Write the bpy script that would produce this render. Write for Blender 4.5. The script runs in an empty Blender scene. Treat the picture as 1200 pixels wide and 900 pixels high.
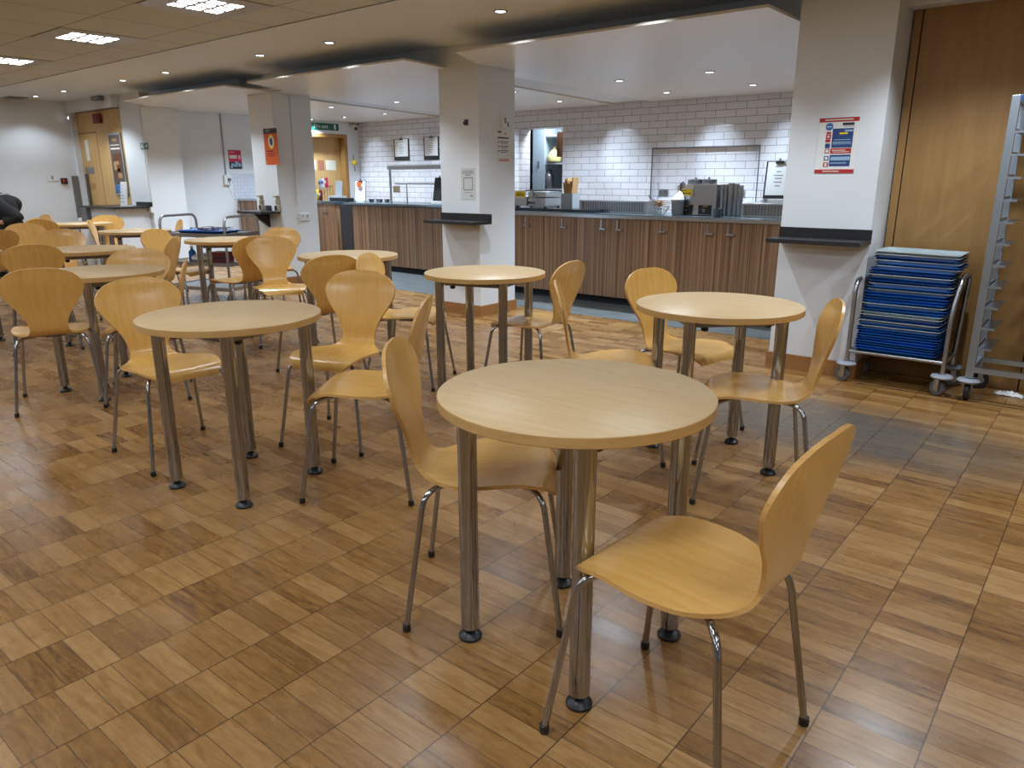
import bpy, bmesh, math, random
from math import sin, cos, pi, radians, sqrt, atan2, degrees
from mathutils import Vector, Matrix
random.seed(7)
S = bpy.context.scene
COL = S.collection

# ------------------------------------------------------------------ camera
FPX, YAW, PITCH, ROLL, EYE = 864.7, .6871, .2714, -.0013, 1.28
_fw = Vector((-sin(YAW)*cos(PITCH), cos(YAW)*cos(PITCH), -sin(PITCH)))
_rt = Vector((cos(YAW), sin(YAW), 0)); _up = _rt.cross(_fw)
_r2 = cos(ROLL)*_rt + sin(ROLL)*_up; _u2 = -sin(ROLL)*_rt + cos(ROLL)*_up
CAM = Vector((0, 0, EYE))
def _ray(px, py): return _r2*((px-600)/FPX) + _u2*(-(py-450)/FPX) + _fw
def atY(px, py, Y): d = _ray(px, py); return CAM + d*(Y/d.y)
def atX(px, py, X): d = _ray(px, py); return CAM + d*(X/d.x)
def atZ(px, py, Z): d = _ray(px, py); return CAM + d*((Z-EYE)/d.z)
cam = bpy.data.cameras.new('camera'); cam.sensor_width = 36; cam.lens = FPX/1200*36
cam.clip_start = .05; cam.clip_end = 100
co = bpy.data.objects.new('camera', cam); COL.objects.link(co)
m = Matrix((_r2, _u2, -_fw)).transposed().to_4x4(); m.translation = CAM
co.matrix_world = m; S.camera = co
S.view_settings.view_transform = 'Standard'; S.view_settings.look = 'None'
S.view_settings.gamma = 1; S.view_settings.use_curve_mapping = False
S.view_settings.exposure = 0.03
S.cycles.max_bounces = 8; S.cycles.diffuse_bounces = 4; S.cycles.glossy_bounces = 4
S.cycles.sample_clamp_indirect = 4.0; S.cycles.caustics_reflective = False; S.cycles.caustics_refractive = False

# ------------------------------------------------------------------ materials
def srgb(r, g, b):
    f = lambda c: (c/255)/12.92 if c/255 <= .04045 else ((c/255+.055)/1.055)**2.4
    return (f(r), f(g), f(b), 1)
def mat(name, col, rough=.5, metal=0, spec=.5, emit=None, estr=0, coat=0, alpha=None, trans=0):
    m = bpy.data.materials.new(name); m.use_nodes = True
    b = m.node_tree.nodes['Principled BSDF']
    b.inputs['Base Color'].default_value = col if len(col) == 4 else (*col, 1)
    b.inputs['Roughness'].default_value = rough; b.inputs['Metallic'].default_value = metal
    b.inputs['Specular IOR Level'].default_value = spec
    if coat: b.inputs['Coat Weight'].default_value = coat; b.inputs['Coat Roughness'].default_value = .12
    if emit: b.inputs['Emission Color'].default_value = (*emit[:3], 1); b.inputs['Emission Strength'].default_value = estr
    if trans: b.inputs['Transmission Weight'].default_value = trans
    return m
class NT:
    """small helper to write node trees"""
    def __init__(s, m): s.t = m.node_tree; s.b = s.t.nodes['Principled BSDF']
    def n(s, typ, **kw):
        nd = s.t.nodes.new(typ)
        for k, v in kw.items(): setattr(nd, k, v)
        return nd
    def link(s, a, b): s.t.links.new(a, b)
    def math(s, op, a, b=None, c=None):
        nd = s.n('ShaderNodeMath', operation=op)
        for i, v in enumerate((a, b, c)):
            if v is None: continue
            if isinstance(v, (int, float)): nd.inputs[i].default_value = v
            else: s.link(v, nd.inputs[i])
        return nd.outputs[0]
    def noise(s, vec, scale, detail=3, rough=.55, dist=0):
        nd = s.n('ShaderNodeTexNoise'); nd.inputs['Scale'].default_value = scale
        nd.inputs['Detail'].default_value = detail; nd.inputs['Roughness'].default_value = rough
        nd.inputs['Distortion'].default_value = dist
        s.link(vec, nd.inputs['Vector']); return nd.outputs['Fac']
    def mapping(s, vec, scale=(1, 1, 1), rot=(0, 0, 0), loc=(0, 0, 0)):
        nd = s.n('ShaderNodeMapping'); nd.inputs['Scale'].default_value = scale
        nd.inputs['Rotation'].default_value = rot; nd.inputs['Location'].default_value = loc
        s.link(vec, nd.inputs['Vector']); return nd.outputs[0]
    def ramp(s, fac, stops):
        nd = s.n('ShaderNodeValToRGB'); e = nd.color_ramp.elements
        while len(e) < len(stops): e.new(.5)
        for i, (p, c) in enumerate(stops): e[i].position = p; e[i].color = c if len(c) == 4 else (*c, 1)
        s.link(fac, nd.inputs[0]); return nd.outputs[0]
    def mix(s, fac, a, b, typ='MIX'):
        nd = s.n('ShaderNodeMix', data_type='RGBA', blend_type=typ)
        for k, v in ((0, fac), (6, a), (7, b)):
            if isinstance(v, (int, float)): nd.inputs[k].default_value = v
            elif isinstance(v, tuple): nd.inputs[k].default_value = v if len(v) == 4 else (*v, 1)
            else: s.link(v, nd.inputs[k])
        return nd.outputs[2]
    def bump(s, h, strength=.1, dist=.01):
        nd = s.n('ShaderNodeBump'); nd.inputs['Strength'].default_value = strength; nd.inputs['Distance'].default_value = dist
        s.link(h, nd.inputs['Height']); s.link(nd.outputs[0], s.b.inputs['Normal'])
    def color(s, c): s.link(c, s.b.inputs['Base Color'])
    def rough(s, r): s.link(r, s.b.inputs['Roughness'])
    def obj(s): return s.n('ShaderNodeTexCoord').outputs['Object']
    def pos(s): return s.n('ShaderNodeNewGeometry').outputs['Position']

def wood(name, c1, c2, scale=(1, 12, 1), rough=.35, coat=0, bump=0, per_object=.0, uv=False):
    m = mat(name, c1, rough, coat=coat); t = NT(m); v = t.mapping(t.n('ShaderNodeTexCoord').outputs['UV'] if uv else t.obj(), scale)
    if per_object:
        oi = t.n('ShaderNodeObjectInfo'); vv = t.n('ShaderNodeVectorMath', operation='ADD')
        cx = t.n('ShaderNodeCombineXYZ'); t.link(t.math('MULTIPLY', oi.outputs['Random'], 37.0), cx.inputs[0])
        t.link(t.math('MULTIPLY', oi.outputs['Random'], 91.0), cx.inputs[1])
        t.link(v, vv.inputs[0]); t.link(cx.outputs[0], vv.inputs[1]); v = vv.outputs[0]
    a = t.noise(v, 3.0, 5, .6, .6); b = t.noise(v, 14.0, 3, .6)
    f = t.math('ADD', t.math('MULTIPLY', a, .7), t.math('MULTIPLY', b, .3))
    t.color(t.ramp(f, [(.30, c1), (.70, c2)]))
    if bump: t.bump(b, bump, .002)
    return m

M = {}
M['wall'] = mat('painted_wall', (.74, .73, .71), .6)
t = NT(M['wall']); v = t.pos(); t.color(t.mix(t.math('MULTIPLY', t.noise(v, 1.3, 4), .25), (.74, .77, .80, 1), (.66, .69, .72, 1)))
M['ceiling'] = mat('ceiling_paint', (.72, .78, .85), .7)
M['raft'] = mat('raft_paint', (.82, .86, .90), .30, 0, .35)
M['raft_edge'] = mat('raft_edge', (.62, .58, .52), .6)
# suspended ceiling tiles: 0.615 grid, thin dark joint, fissured face
M['tiles'] = mat('ceiling_tile', (.5, .46, .40), .85); t = NT(M['tiles']); p = t.pos()
sx = t.n('ShaderNodeSeparateXYZ'); t.link(p, sx.inputs[0])
def joint(t, c, off, pitch, w):
    fr = t.math('FRACT', t.math('DIVIDE', t.math('ADD', c, off), pitch))
    d = t.math('MINIMUM', fr, t.math('SUBTRACT', 1.0, fr))
    return t.math('LESS_THAN', d, w/pitch)
jx = joint(t, sx.outputs[0], 5.73, .605, .004); jy = joint(t, sx.outputs[1], -2.48, .62, .004)
j = t.math('MAXIMUM', jx, jy)
nz = t.noise(p, 60, 3)
t.color(t.mix(j, t.mix(nz, (.54, .58, .61, 1), (.63, .67, .70, 1)), (.16, .145, .12, 1)))
t.bump(nz, .15, .004)
# floor: mosaic parquet
M['floor'] = mat('parquet', (.4, .25, .1), .3); t = NT(M['floor']); p = t.pos()
sx = t.n('ShaderNodeSeparateXYZ'); t.link(p, sx.inputs[0]); X, Y = sx.outputs[0], sx.outputs[1]
P1, P2 = .2232, .0712
u = t.math('DIVIDE', t.math('ADD', X, .169), P1); cu = t.math('FLOOR', u); fu = t.math('FRACT', u)
wn = t.n('ShaderNodeTexWhiteNoise', noise_dimensions='1D'); t.link(cu, wn.inputs['W'])
v = t.math('ADD', t.math('DIVIDE', Y, P2), t.math('MULTIPLY', wn.outputs['Value'], 1.0)); cv = t.math('FLOOR', v); fv = t.math('FRACT', v)
cb = t.n('ShaderNodeCombineXYZ'); t.link(cu, cb.inputs[0]); t.link(cv, cb.inputs[1])
w2 = t.n('ShaderNodeTexWhiteNoise', noise_dimensions='3D'); t.link(cb.outputs[0], w2.inputs['Vector']); rnd = w2.outputs['Value']
cb2 = t.n('ShaderNodeCombineXYZ')
t.link(t.math('MULTIPLY', X, 6.0), cb2.inputs[0]); t.link(t.math('MULTIPLY', Y, 55.0), cb2.inputs[1]); t.link(t.math('MULTIPLY', rnd, 50.0), cb2.inputs[2])
g1 = t.noise(cb2.outputs[0], 1.0, 4, .6, .8)
cb3 = t.n('ShaderNodeCombineXYZ')
t.link(t.math('MULTIPLY', X, 9.0), cb3.inputs[0]); t.link(t.math('MULTIPLY', Y, 30.0), cb3.inputs[1]); t.link(t.math('MULTIPLY', rnd, 90.0), cb3.inputs[2])
g2 = t.noise(cb3.outputs[0], 1.0, 6, .7, 1.5)
tone = t.math('ADD', t.math('MULTIPLY', rnd, .27), t.math('ADD', t.math('MULTIPLY', g1, .50), t.math('MULTIPLY', g2, .46)))
base = t.ramp(tone, [(.37, srgb(86, 58, 31)), (.49, srgb(130, 91, 47)), (.63, srgb(154, 112, 61)), (.84, srgb(182, 141, 88))])
big = t.noise(p, .55, 4, .6); base = t.mix(t.math('MULTIPLY', t.math('SUBTRACT', big, .35), .8), base, srgb(120, 88, 54), 'MIX')
# grey scuffed traffic patches (worn wax)
mp = t.mapping(p, (.55, 1.25, 1), (0, 0, 0), (.62, -4.95, 0))
ln = t.n('ShaderNodeVectorMath', operation='LENGTH'); t.link(mp, ln.inputs[0])
ring = t.math('SUBTRACT', 1.0, t.math('MULTIPLY', ln.outputs['Value'], 1.25))
patch = t.math('MULTIPLY', t.math('MAXIMUM', ring, 0.0), t.math('MULTIPLY', t.noise(t.mapping(p, (1.2, 4, 1)), 2.2, 5, .7), 2.3))
patch = t.math('MINIMUM', t.math('MULTIPLY', patch, 1.25), .9)
base = t.mix(patch, base, srgb(96, 90, 82))
spk = t.math('GREATER_THAN', t.noise(p, 13, 5, .8), .665)
base = t.mix(t.math('MULTIPLY', spk, .5), base, srgb(92, 82, 70))
du = t.math('MULTIPLY', t.math('MINIMUM', fu, t.math('SUBTRACT', 1.0, fu)), P1)
dv = t.math('MULTIPLY', t.math('MINIMUM', fv, t.math('SUBTRACT', 1.0, fv)), P2)
j = t.math('MAXIMUM', t.math('MULTIPLY', t.math('LESS_THAN', du, .0017), .9), t.math('MULTIPLY', t.math('LESS_THAN', dv, .0013), .75))
t.color(t.mix(j, base, srgb(62, 42, 24)))
rg = t.math('ADD', .14, t.math('MULTIPLY', t.noise(p, 5, 4, .7), .22)); t.rough(t.math('ADD', rg, t.math('MULTIPLY', rnd, .06)))
t.bump(t.math('ADD', t.math('MULTIPLY', j, -1.0), t.math('MULTIPLY', rnd, .25)), .25, .0015)
t.b.inputs['Specular IOR Level'].default_value = .5
# slate strip
M['slate'] = mat('slate_tile', srgb(96, 108, 114), .45); t = NT(M['slate']); p = t.pos()
t.color(t.ramp(t.noise(t.mapping(p, (1, 5, 1)), 3, 5, .65), [(.3, srgb(66, 70, 71)), (.7, srgb(108, 113, 114))]))
# glazed brick tile with dark grout; works on X and Y walls
def brick_tile(name, W, H, col, grout, z0=1.05, gw=.0035, off=True):
    m = mat(name, col, .22); t = NT(m); p = t.pos(); sx = t.n('ShaderNodeSeparateXYZ'); t.link(p, sx.inputs[0])
    g = t.n('ShaderNodeNewGeometry'); ns = t.n('ShaderNodeSeparateXYZ'); t.link(g.outputs['True Normal'], ns.inputs[0])
    isx = t.math('GREATER_THAN', t.math('ABSOLUTE', ns.outputs[0]), .5)
    hor = t.math('ADD', t.math('MULTIPLY', sx.outputs[0], t.math('SUBTRACT', 1.0, isx)), t.math('MULTIPLY', sx.outputs[1], isx))
    v = t.math('DIVIDE', t.math('SUBTRACT', sx.outputs[2], z0), H); cv = t.math('FLOOR', v); fv = t.math('FRACT', v)
    sh = t.math('MULTIPLY', t.math('MODULO', t.math('ADD', cv, 100.0), 2.0), .5 if off else 0.0)
    u = t.math('ADD', t.math('DIVIDE', t.math('ADD', hor, 40.0), W), sh); fu = t.math('FRACT', u); cu = t.math('FLOOR', u)
    du = t.math('MULTIPLY', t.math('MINIMUM', fu, t.math('SUBTRACT', 1.0, fu)), W)
    dv = t.math('MULTIPLY', t.math('MINIMUM', fv, t.math('SUBTRACT', 1.0, fv)), H)
    d = t.math('MINIMUM', du, dv); j = t.math('LESS_THAN', d, gw)
    cb = t.n('ShaderNodeCombineXYZ'); t.link(cu, cb.inputs[0]); t.link(cv, cb.inputs[1])
    wn = t.n('ShaderNodeTexWhiteNoise', noise_dimensions='3D'); t.link(cb.outputs[0], wn.inputs['Vector'])
    c2 = tuple(c*.92 for c in col[:3])
    t.color(t.mix(j, t.mix(wn.outputs['Value'], col, c2), grout))
    t.bump(t.math('MINIMUM', t.math('DIVIDE', d, .012), 1.0), .35, .004)
    return m
M['metro'] = brick_tile('glazed_brick_tile', .266, .0872, srgb(226, 226, 232), srgb(100, 98, 106), 1.05, .0024)
M['mosaic'] = brick_tile('small_square_tile', .055, .055, srgb(216, 220, 230), srgb(178, 184, 198), .96, .0018, False)
M['chair'] = wood('beech_plywood', srgb(210, 158, 78), srgb(228, 182, 104), (1.5, 15, 1), .26, .35, 0, 1, True)
M['ply_edge'] = wood('plywood_edge', srgb(190, 138, 72), srgb(226, 180, 112), (2, 2, 60), .35)
M['top'] = wood('beech_laminate', srgb(198, 167, 120), srgb(214, 186, 142), (1.2, 16, 1), .42, 0, 0, 1)
M['top_edge'] = wood('beech_edge', srgb(184, 144, 84), srgb(208, 168, 110), (3, 3, 20), .35)
M['chrome'] = mat('chrome', (.38, .385, .40), .13, 1)
M['steel'] = mat('brushed_steel', (.43, .44, .46), .3, 1)
M['alu'] = mat('aluminium', (.40, .46, .53), .36, 1)
M['black'] = mat('black_plastic', (.012, .012, .014), .4)
M['blackmat'] = mat('black_laminate', (.02, .02, .024), .35)
M['darkgap'] = mat('dark_recess', (.006, .006, .007), .8)
M['darksteel'] = mat('dark_steel', (.22, .22, .23), .4, 1)
M['oak'] = wood('oak_veneer', srgb(146, 108, 58), srgb(166, 126, 74), (5, 5, .5), .5)
M['oak_pale'] = wood('oak_pale', srgb(186, 148, 92), srgb(206, 170, 114), (7, 7, .6), .5)
M['skirt'] = wood('wood_skirting', srgb(140, 96, 54), srgb(164, 116, 70), (1.5, 1.5, 20), .45)
# zebrano laminate: narrow vertical streaks
M['zebrano'] = mat('zebrano_laminate', srgb(120, 90, 66), .42); t = NT(M['zebrano']); p = t.pos()
a = t.noise(t.mapping(p, (30, 30, .25)), 1.0, 4, .7); b = t.noise(t.mapping(p, (95, 95, .5)), 1.0, 3, .6)
f = t.math('ADD', t.math('MULTIPLY', a, .6), t.math('MULTIPLY', b, .4))
t.color(t.ramp(f, [(.36, srgb(66, 44, 30)), (.47, srgb(124, 92, 66)), (.55, srgb(152, 118, 88)), (.66, srgb(182, 148, 116))]))
M['worktop'] = mat('worktop_steel', srgb(112, 128, 138), .22, .75)
M['granite'] = mat('dark_worktop', (.02, .026, .03), .2)
M['white'] = mat('white_plastic', (.75, .75, .74), .4)
M['paper'] = mat('paper', (.78, .78, .77), .7)
M['paper_grey'] = mat('grey_paper', (.60, .60, .59), .7)
M['cream'] = mat('cream_paper', (.70, .68, .58), .7)
M['ink'] = mat('ink', (.03, .03, .035), .6)
M['greytext'] = mat('grey_print', (.25, .25, .26), .6)
M['red'] = mat('red_print', srgb(176, 38, 44), .5)
M['muted_red'] = mat('muted_red_print', srgb(170, 110, 90), .6)
M['crimson'] = mat('crimson_print', srgb(196, 30, 76), .5)
M['navy'] = mat('navy_print', srgb(40, 66, 122), .5)
M['bluep'] = mat('blue_print', srgb(52, 112, 178), .5)
M['paleblue'] = mat('pale_blue', srgb(150, 180, 208), .5)
M['green'] = mat('sign_green', srgb(14, 92, 76), .45)
M['orange'] = mat('orange_print', srgb(206, 88, 26), .55)
M['yellow'] = mat('yellow_print', srgb(238, 206, 30), .5)
M['maroon'] = mat('maroon_box', srgb(112, 16, 22), .5)
M['tray_blue'] = mat('blue_tray', srgb(28, 96, 182), .32)
M['tray_navy'] = mat('dark_blue_tray', srgb(22, 66, 140), .32)
M['tray_grey'] = mat('grey_tray', srgb(176, 192, 198), .35)
M['rubber'] = mat('grey_rubber', (.10, .10, .11), .6)
M['bumper'] = mat('grey_bumper', srgb(150, 156, 166), .45)
M['kraft'] = mat('kraft_paper', srgb(178, 138, 92), .7)
M['greybox'] = mat('grey_box', srgb(150, 154, 158), .5)
M['taupe'] = mat('taupe_plastic', srgb(150, 144, 126), .4)
M['glass'] = mat('clear_glass', (.9, .97, .95), .03, 0, .5, trans=1.0)
M['led'] = mat('led_lens', (.9, .95, 1), .4, emit=(.80, .90, 1), estr=14)
M['cell'] = mat('louvre_cell', (.9, .95, 1), .4, emit=(.90, .95, 1), estr=20)
M['louvre'] = mat('louvre_plate', (.40, .40, .40), .4)
M['skin'] = mat('skin', srgb(206, 158, 132), .5)
M['hair'] = mat('grey_hair', srgb(120, 122, 128), .6)
M['cloth'] = mat('black_fabric', (.012, .012, .014), .85)
M['fridge'] = mat('pale_grey_door', srgb(160, 176, 186), .4)
M['greybrown'] = mat('grey_brown_panel', srgb(112, 106, 100), .6)
M['kitchen'] = mat('kitchen_wall', srgb(120, 124, 128), .6)
M['bread'] = mat('yellow_bag', srgb(196, 186, 128), .5)
M['dark_brown'] = mat('dark_brown_print', srgb(92, 78, 72), .6)
M['brown'] = mat('brown_lacquer', srgb(96, 60, 36), .5)

# ------------------------------------------------------------------ mesh tools
class MB:
    def __init__(s): s.bm = bmesh.new(); s.mi = 0
    def _mark(s, faces, smooth=False):
        for f in faces: f.material_index = s.mi; f.smooth = smooth
    def box(s, c, d, rz=0, bevel=0, rot=None):
        mt = Matrix.Translation(c) @ (rot.to_4x4() if rot else Matrix.Rotation(rz, 4, 'Z')) @ Matrix.Diagonal((*d, 1))
        r = bmesh.ops.create_cube(s.bm, size=1, matrix=mt)
        fs = {f for v in r['verts'] for f in v.link_faces}
        if bevel:
            e = list({e for f in fs for e in f.edges})
            rr = bmesh.ops.bevel(s.bm, geom=e, offset=bevel, segments=2, affect='EDGES', profile=.6)
            fs = {f for v in rr['verts'] for f in v.link_faces} | {f for f in fs if f.is_valid}
        s._mark(fs); return s
    def span(s, a, b, bevel=0):
        return s.box([(a[i]+b[i])/2 for i in range(3)], [abs(b[i]-a[i]) for i in range(3)], 0, bevel)
    def lathe(s, prof, c=(0, 0, 0), seg=24, rot=None, smooth=True):
        rings = []
        mt = Matrix.Translation(c) @ (rot.to_4x4() if rot else Matrix())
        for r, z in prof:
            if r < 1e-6: rings.append([s.bm.verts.new(mt @ Vector((0, 0, z)))])
            else: rings.append([s.bm.verts.new(mt @ Vector((r*cos(2*pi*k/seg), r*sin(2*pi*k/seg), z))) for k in range(seg)])
        fs = []
        for a, b in zip(rings, rings[1:]):
            for k in range(seg):
                k2 = (k+1) % seg
                if len(a) == 1 and len(b) == 1: continue
                if len(a) == 1: fs.append(s.bm.faces.new((a[0], b[k2], b[k])))
                elif len(b) == 1: fs.append(s.bm.faces.new((a[k], a[k2], b[0])))
                else: fs.append(s.bm.faces.new((a[k], a[k2], b[k2], b[k])))
        if len(rings[0]) > 1: fs.append(s.bm.faces.new(rings[0][::-1]))
        if len(rings[-1]) > 1: fs.append(s.bm.faces.new(rings[-1]))
        s._mark(fs, smooth); return s
    def cyl(s, a, b, r, seg=16, r2=None):
        a, b = Vector(a), Vector(b); d = b-a
        q = Vector((0, 0, 1)).rotation_difference(d.normalized()).to_matrix()
        return s.lathe([(r, 0), (r if r2 is None else r2, d.length)], a, seg, q)
    def tube(s, pts, r, seg=10, bend=0, closed=False):
        P = [Vector(p) for p in pts]
        if bend:
            Q = [P[0]]
            for i in range(1, len(P)-1):
                a, b, c = P[i-1], P[i], P[i+1]
                d1, d2 = (a-b), (c-b); L = min(bend, d1.length*.49, d2.length*.49)
                p0, p2 = b+d1.normalized()*L, b+d2.normalized()*L
                for k in range(7):
                    u = k/6; Q.append((1-u)**2*p0+2*u*(1-u)*b+u*u*p2)
            Q.append(P[-1]); P = Q
        rings = []; up = None
        for i, p in enumerate(P):
            d = (P[min(i+1, len(P)-1)]-P[max(i-1, 0)]).normalized()
            if up is None: up = d.orthogonal().normalized()
            up = (up - d*up.dot(d)).normalized(); sd = d.cross(up)
            rr = r[i] if isinstance(r, (list, tuple)) else r
            rings.append([s.bm.verts.new(p+rr*(cos(2*pi*k/seg)*up+sin(2*pi*k/seg)*sd)) for k in range(seg)])
        fs = []
        for a, b in zip(rings, rings[1:]):
            for k in range(seg): fs.append(s.bm.faces.new((a[k], a[(k+1) % seg], b[(k+1) % seg], b[k])))
        fs.append(s.bm.faces.new(rings[0][::-1])); fs.append(s.bm.faces.new(rings[-1]))
        s._mark(fs, True); return s
    def prism(s, poly, z0, z1, mt=None):
        mt = mt or Matrix()
        lo = [s.bm.verts.new(mt @ Vector((x, y, z0))) for x, y in poly]; hi = [s.bm.verts.new(mt @ Vector((x, y, z1))) for x, y in poly]
        n = len(poly); fs = [s.bm.faces.new(lo[::-1]), s.bm.faces.new(hi)]
        for k in range(n): fs.append(s.bm.faces.new((lo[k], lo[(k+1) % n], hi[(k+1) % n], hi[k])))
        s._mark(fs); return s
    def build(s, name, mats, parent=None, loc=None, rz=0):
        bmesh.ops.recalc_face_normals(s.bm, faces=s.bm.faces)
        me = bpy.data.meshes.new(name); s.bm.to_mesh(me); s.bm.free()
        for q in (mats if isinstance(mats, (list, tuple)) else [mats]): me.materials.append(M[q] if isinstance(q, str) else q)
        if any(p.use_smooth for p in me.polygons): me.set_sharp_from_angle(angle=radians(40))
        o = bpy.data.objects.new(name, me); COL.objects.link(o)
        if parent: o.parent = parent
        if loc is not None: o.location = loc
        o.rotation_euler.z = rz
        return o
def tag(o, label=None, cat=None, group=None, kind=None):
    if label: o['label'] = label
    if cat: o['category'] = cat
    if group: o['group'] = group
    if kind: o['kind'] = kind
    return o
def thing(name, label, cat, loc=(0, 0, 0), rz=0, group=None):
    o = bpy.data.objects.new(name, None); o.empty_display_size = .1; COL.objects.link(o)
    o.location = loc; o.rotation_euler = (0, 0, rz); return tag(o, label, cat, group)
def struct(name, mb, mats): return tag(mb.build(name, mats), kind='structure')
def dup(root, loc, rz, label=None, group=None):
    r = root.copy(); COL.objects.link(r); r.location = loc; r.rotation_euler = (0, 0, rz)
    if label: r['label'] = label
    if group: r['group'] = group
    for ch in list(root.children):
        c = ch.copy(); COL.objects.link(c); c.parent = r
        for g in list(ch.children):
            d = g.copy(); COL.objects.link(d); d.parent = c
    return r
def text(body, size, mt, parent, x, z, y=-.002, align='CENTER', name='lettering', font_scale_x=1):
    c = bpy.data.curves.new(name, 'FONT'); c.body = body; c.size = size; c.align_x = align; c.align_y = 'CENTER'; c.extrude = .0004
    q = bpy.data.objects.new(name, c); COL.objects.link(q); bpy.context.view_layer.update()
    me = bpy.data.meshes.new_from_object(q.evaluated_get(bpy.context.evaluated_depsgraph_get())); bpy.data.objects.remove(q); bpy.data.curves.remove(c)
    me.materials.clear(); me.materials.append(M[mt]); o = bpy.data.objects.new(name, me); COL.objects.link(o); o.parent = parent
    o.location = (x, y, z); o.rotation_euler = (pi/2, 0, 0); o.scale = (font_scale_x, 1, 1); return o
def rect(parent, name, x, z, w, h, mt, y=-.0012, t=.0008):
    return MB().box((x, y, z), (w, t, h)).build(name, mt, parent)
def rects(parent, name, lst, mt, y=-.0016, t=.0008):
    if len(lst) <= 4:
        for x, z, w, h in lst: o = MB().box((x, y, z), (w, t, h)).build(name[:-1] if name.endswith('s') else name, mt, parent)
        return o
    b = MB()
    for x, z, w, h in lst: b.box((x, y, z), (w, t, h))
    return b.build(name, mt, parent)
FACE_FRONT, FACE_RIGHT = 0.0, pi/2       # wall fittings: local -y looks out of the wall
# ------------------------------------------------------------------ the room
TZ, CZ, RZ = 2.36, 2.43, 2.25
struct('floor', MB().span((-13.2, -6, -.06), (5, 11.6, 0)), 'floor')
# slate walkway in front of the counters
struct('trim_1', MB().prism([(-1.83, 5.93), (-1.83, 6.7), (-5.6, 6.7), (-5.6, 7.3), (-8.9, 7.3), (-8.9, 6.02), (-5.6, 5.93)], .0005, .003), 'slate')
struct('ceiling', MB().span((-13.2, -6, TZ), (5, 3.478, TZ+.12)), 'tiles')
b = MB().span((-13.2, 3.482, CZ), (5, 11.6, CZ+.08)); b.mi = 1; b.span((-13.0, 3.474, TZ-.004), (5, 3.486, TZ+.07))
struct('ceiling_plaster', b, ['ceiling', 'darksteel'])
struct('wall_left', MB().span((-13.2, -6, 0), (-13.0, 5.3, CZ)), 'wall')
struct('wall_rear', MB().span((-13.2, -6.2, 0), (5, -6, CZ)), 'wall')
struct('wall_right', MB().span((5, -6, 0), (5.2, 5.6, CZ)), 'wall')
# front line, left: header and jamb round the oak door panel
b = MB().span((-13.0, 5.0, 2.27), (-11.42, 5.3, CZ)).span((-13.0, 5.02, 0), (-12.93, 5.3, 2.27)).span((-13.0, 5.2, 0), (-11.42, 5.3, 2.27))
struct('wall_front_left', b, 'wall')
# right: header above the oak wall
b = MB().span((-1.25, 5.3, 2.275), (5, 5.6, CZ)).span((-1.25, 5.46, 0), (5, 5.6, 2.275))
struct('wall_front_right', b, 'wall')
b = MB().span((-1.24, 5.42, .10), (-1.195, 5.46, 2.275)).span((-1.187, 5.42, .10), (-.372, 5.46, 2.275)).span((-.364, 5.42, .10), (2.3, 5.46, 2.275))
b.span((-1.24, 5.415, .0), (-.372, 5.46, .098)).span((-.364, 5.415, .0), (2.3, 5.46, .098)); b.mi = 1
b.span((-1.245, 5.44, 0), (2.3, 5.462, 2.275))
struct('wall_oak_panelling', b, ['oak', 'darkgap'])
struct('trim_2', MB().span((-1.2, 4.975, .0004), (2.5, 4.983, .002)), 'darkgap')
# columns with skirting
def column(n, x0, x1, y0, y1, sk=True):
    struct('column_%d' % n, MB().span((x0, y0, 0), (x1, y1, CZ)), 'wall')
    if sk:
        b = MB()
        b.span((x0-.014, y0-.014, 0), (x1+.014, y0, .105)).span((x1, y0, 0), (x1+.014, y1+.014, .105)).span((x0-.014, y0, 0), (x0, y1+.014, .105))
        struct('baseboard_%d' % n, b, 'skirt')
C3 = (-1.82, -1.25, 5.08, 5.6); C2 = (-5.17, -4.68, 5.235, 5.75); C1 = (-8.47, -7.98, 5.31, 5.85); C0 = (-11.42, -10.78, 5.10, 5.6)
column(1, *C0); column(2, *C1); column(3, *C2); column(4, *C3)
# rear left wall with the fire-exit doorway
b = MB().span((-11.3, 5.6, 0), (-11.1, 7.86, CZ)).span((-11.3, 7.86, 2.04), (-11.1, 8.87, CZ)).span((-11.3, 8.87, 0), (-11.1, 9.15, CZ)).span((-11.5, 7.8, 0), (-11.3, 9.0, CZ))
struct('wall_servery_left', b, 'wall')
b = MB().span((-11.1, 5.65, 0), (-11.086, 7.86, .1)); struct('baseboard_left', b, 'skirt')
b = MB().span((-11.1005, 6.56, .975), (-11.094, 7.6, 1.365)); struct('wall_splashback', b, 'mosaic')
# tiled back wall: hatch opening and shallow niche
Yb, HX0, HX1, HZ0, HZ1 = 9.15, -7.37, -6.55, 1.05, 2.0
NX0, NX1, NZ0, NZ1 = -5.08, -3.62, 1.0, 1.665
b = MB()
for x0, x1, z0, z1 in ((-11.3, HX0, 0, CZ), (HX0, HX1, 0, HZ0), (HX0, HX1, HZ1, CZ), (HX1, NX0, 0, CZ), (NX0, NX1, 0, NZ0), (NX0, NX1, NZ1, CZ), (NX1, -1.5, 0, CZ)):
    b.span((x0, Yb, z0), (x1, Yb+.28, z1))
b.span((NX0, Yb+.09, NZ0), (NX1, Yb+.28, NZ1))
struct('wall_servery_back', b, 'metro')
struct('trim_3', MB().span((NX0-.008, Yb-.004, NZ0), (NX0+.004, Yb+.01, NZ1+.008)).span((NX0-.008, Yb-.004, NZ1-.004), (NX1+.008, Yb+.01, NZ1+.008)).span((NX1-.004, Yb-.004, NZ0), (NX1+.008, Yb+.01, NZ1+.008)), 'darksteel')
struct('wall_servery_right', MB().span((-1.7, 5.6, 0), (-1.5, 9.15, CZ)), 'wall')
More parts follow.
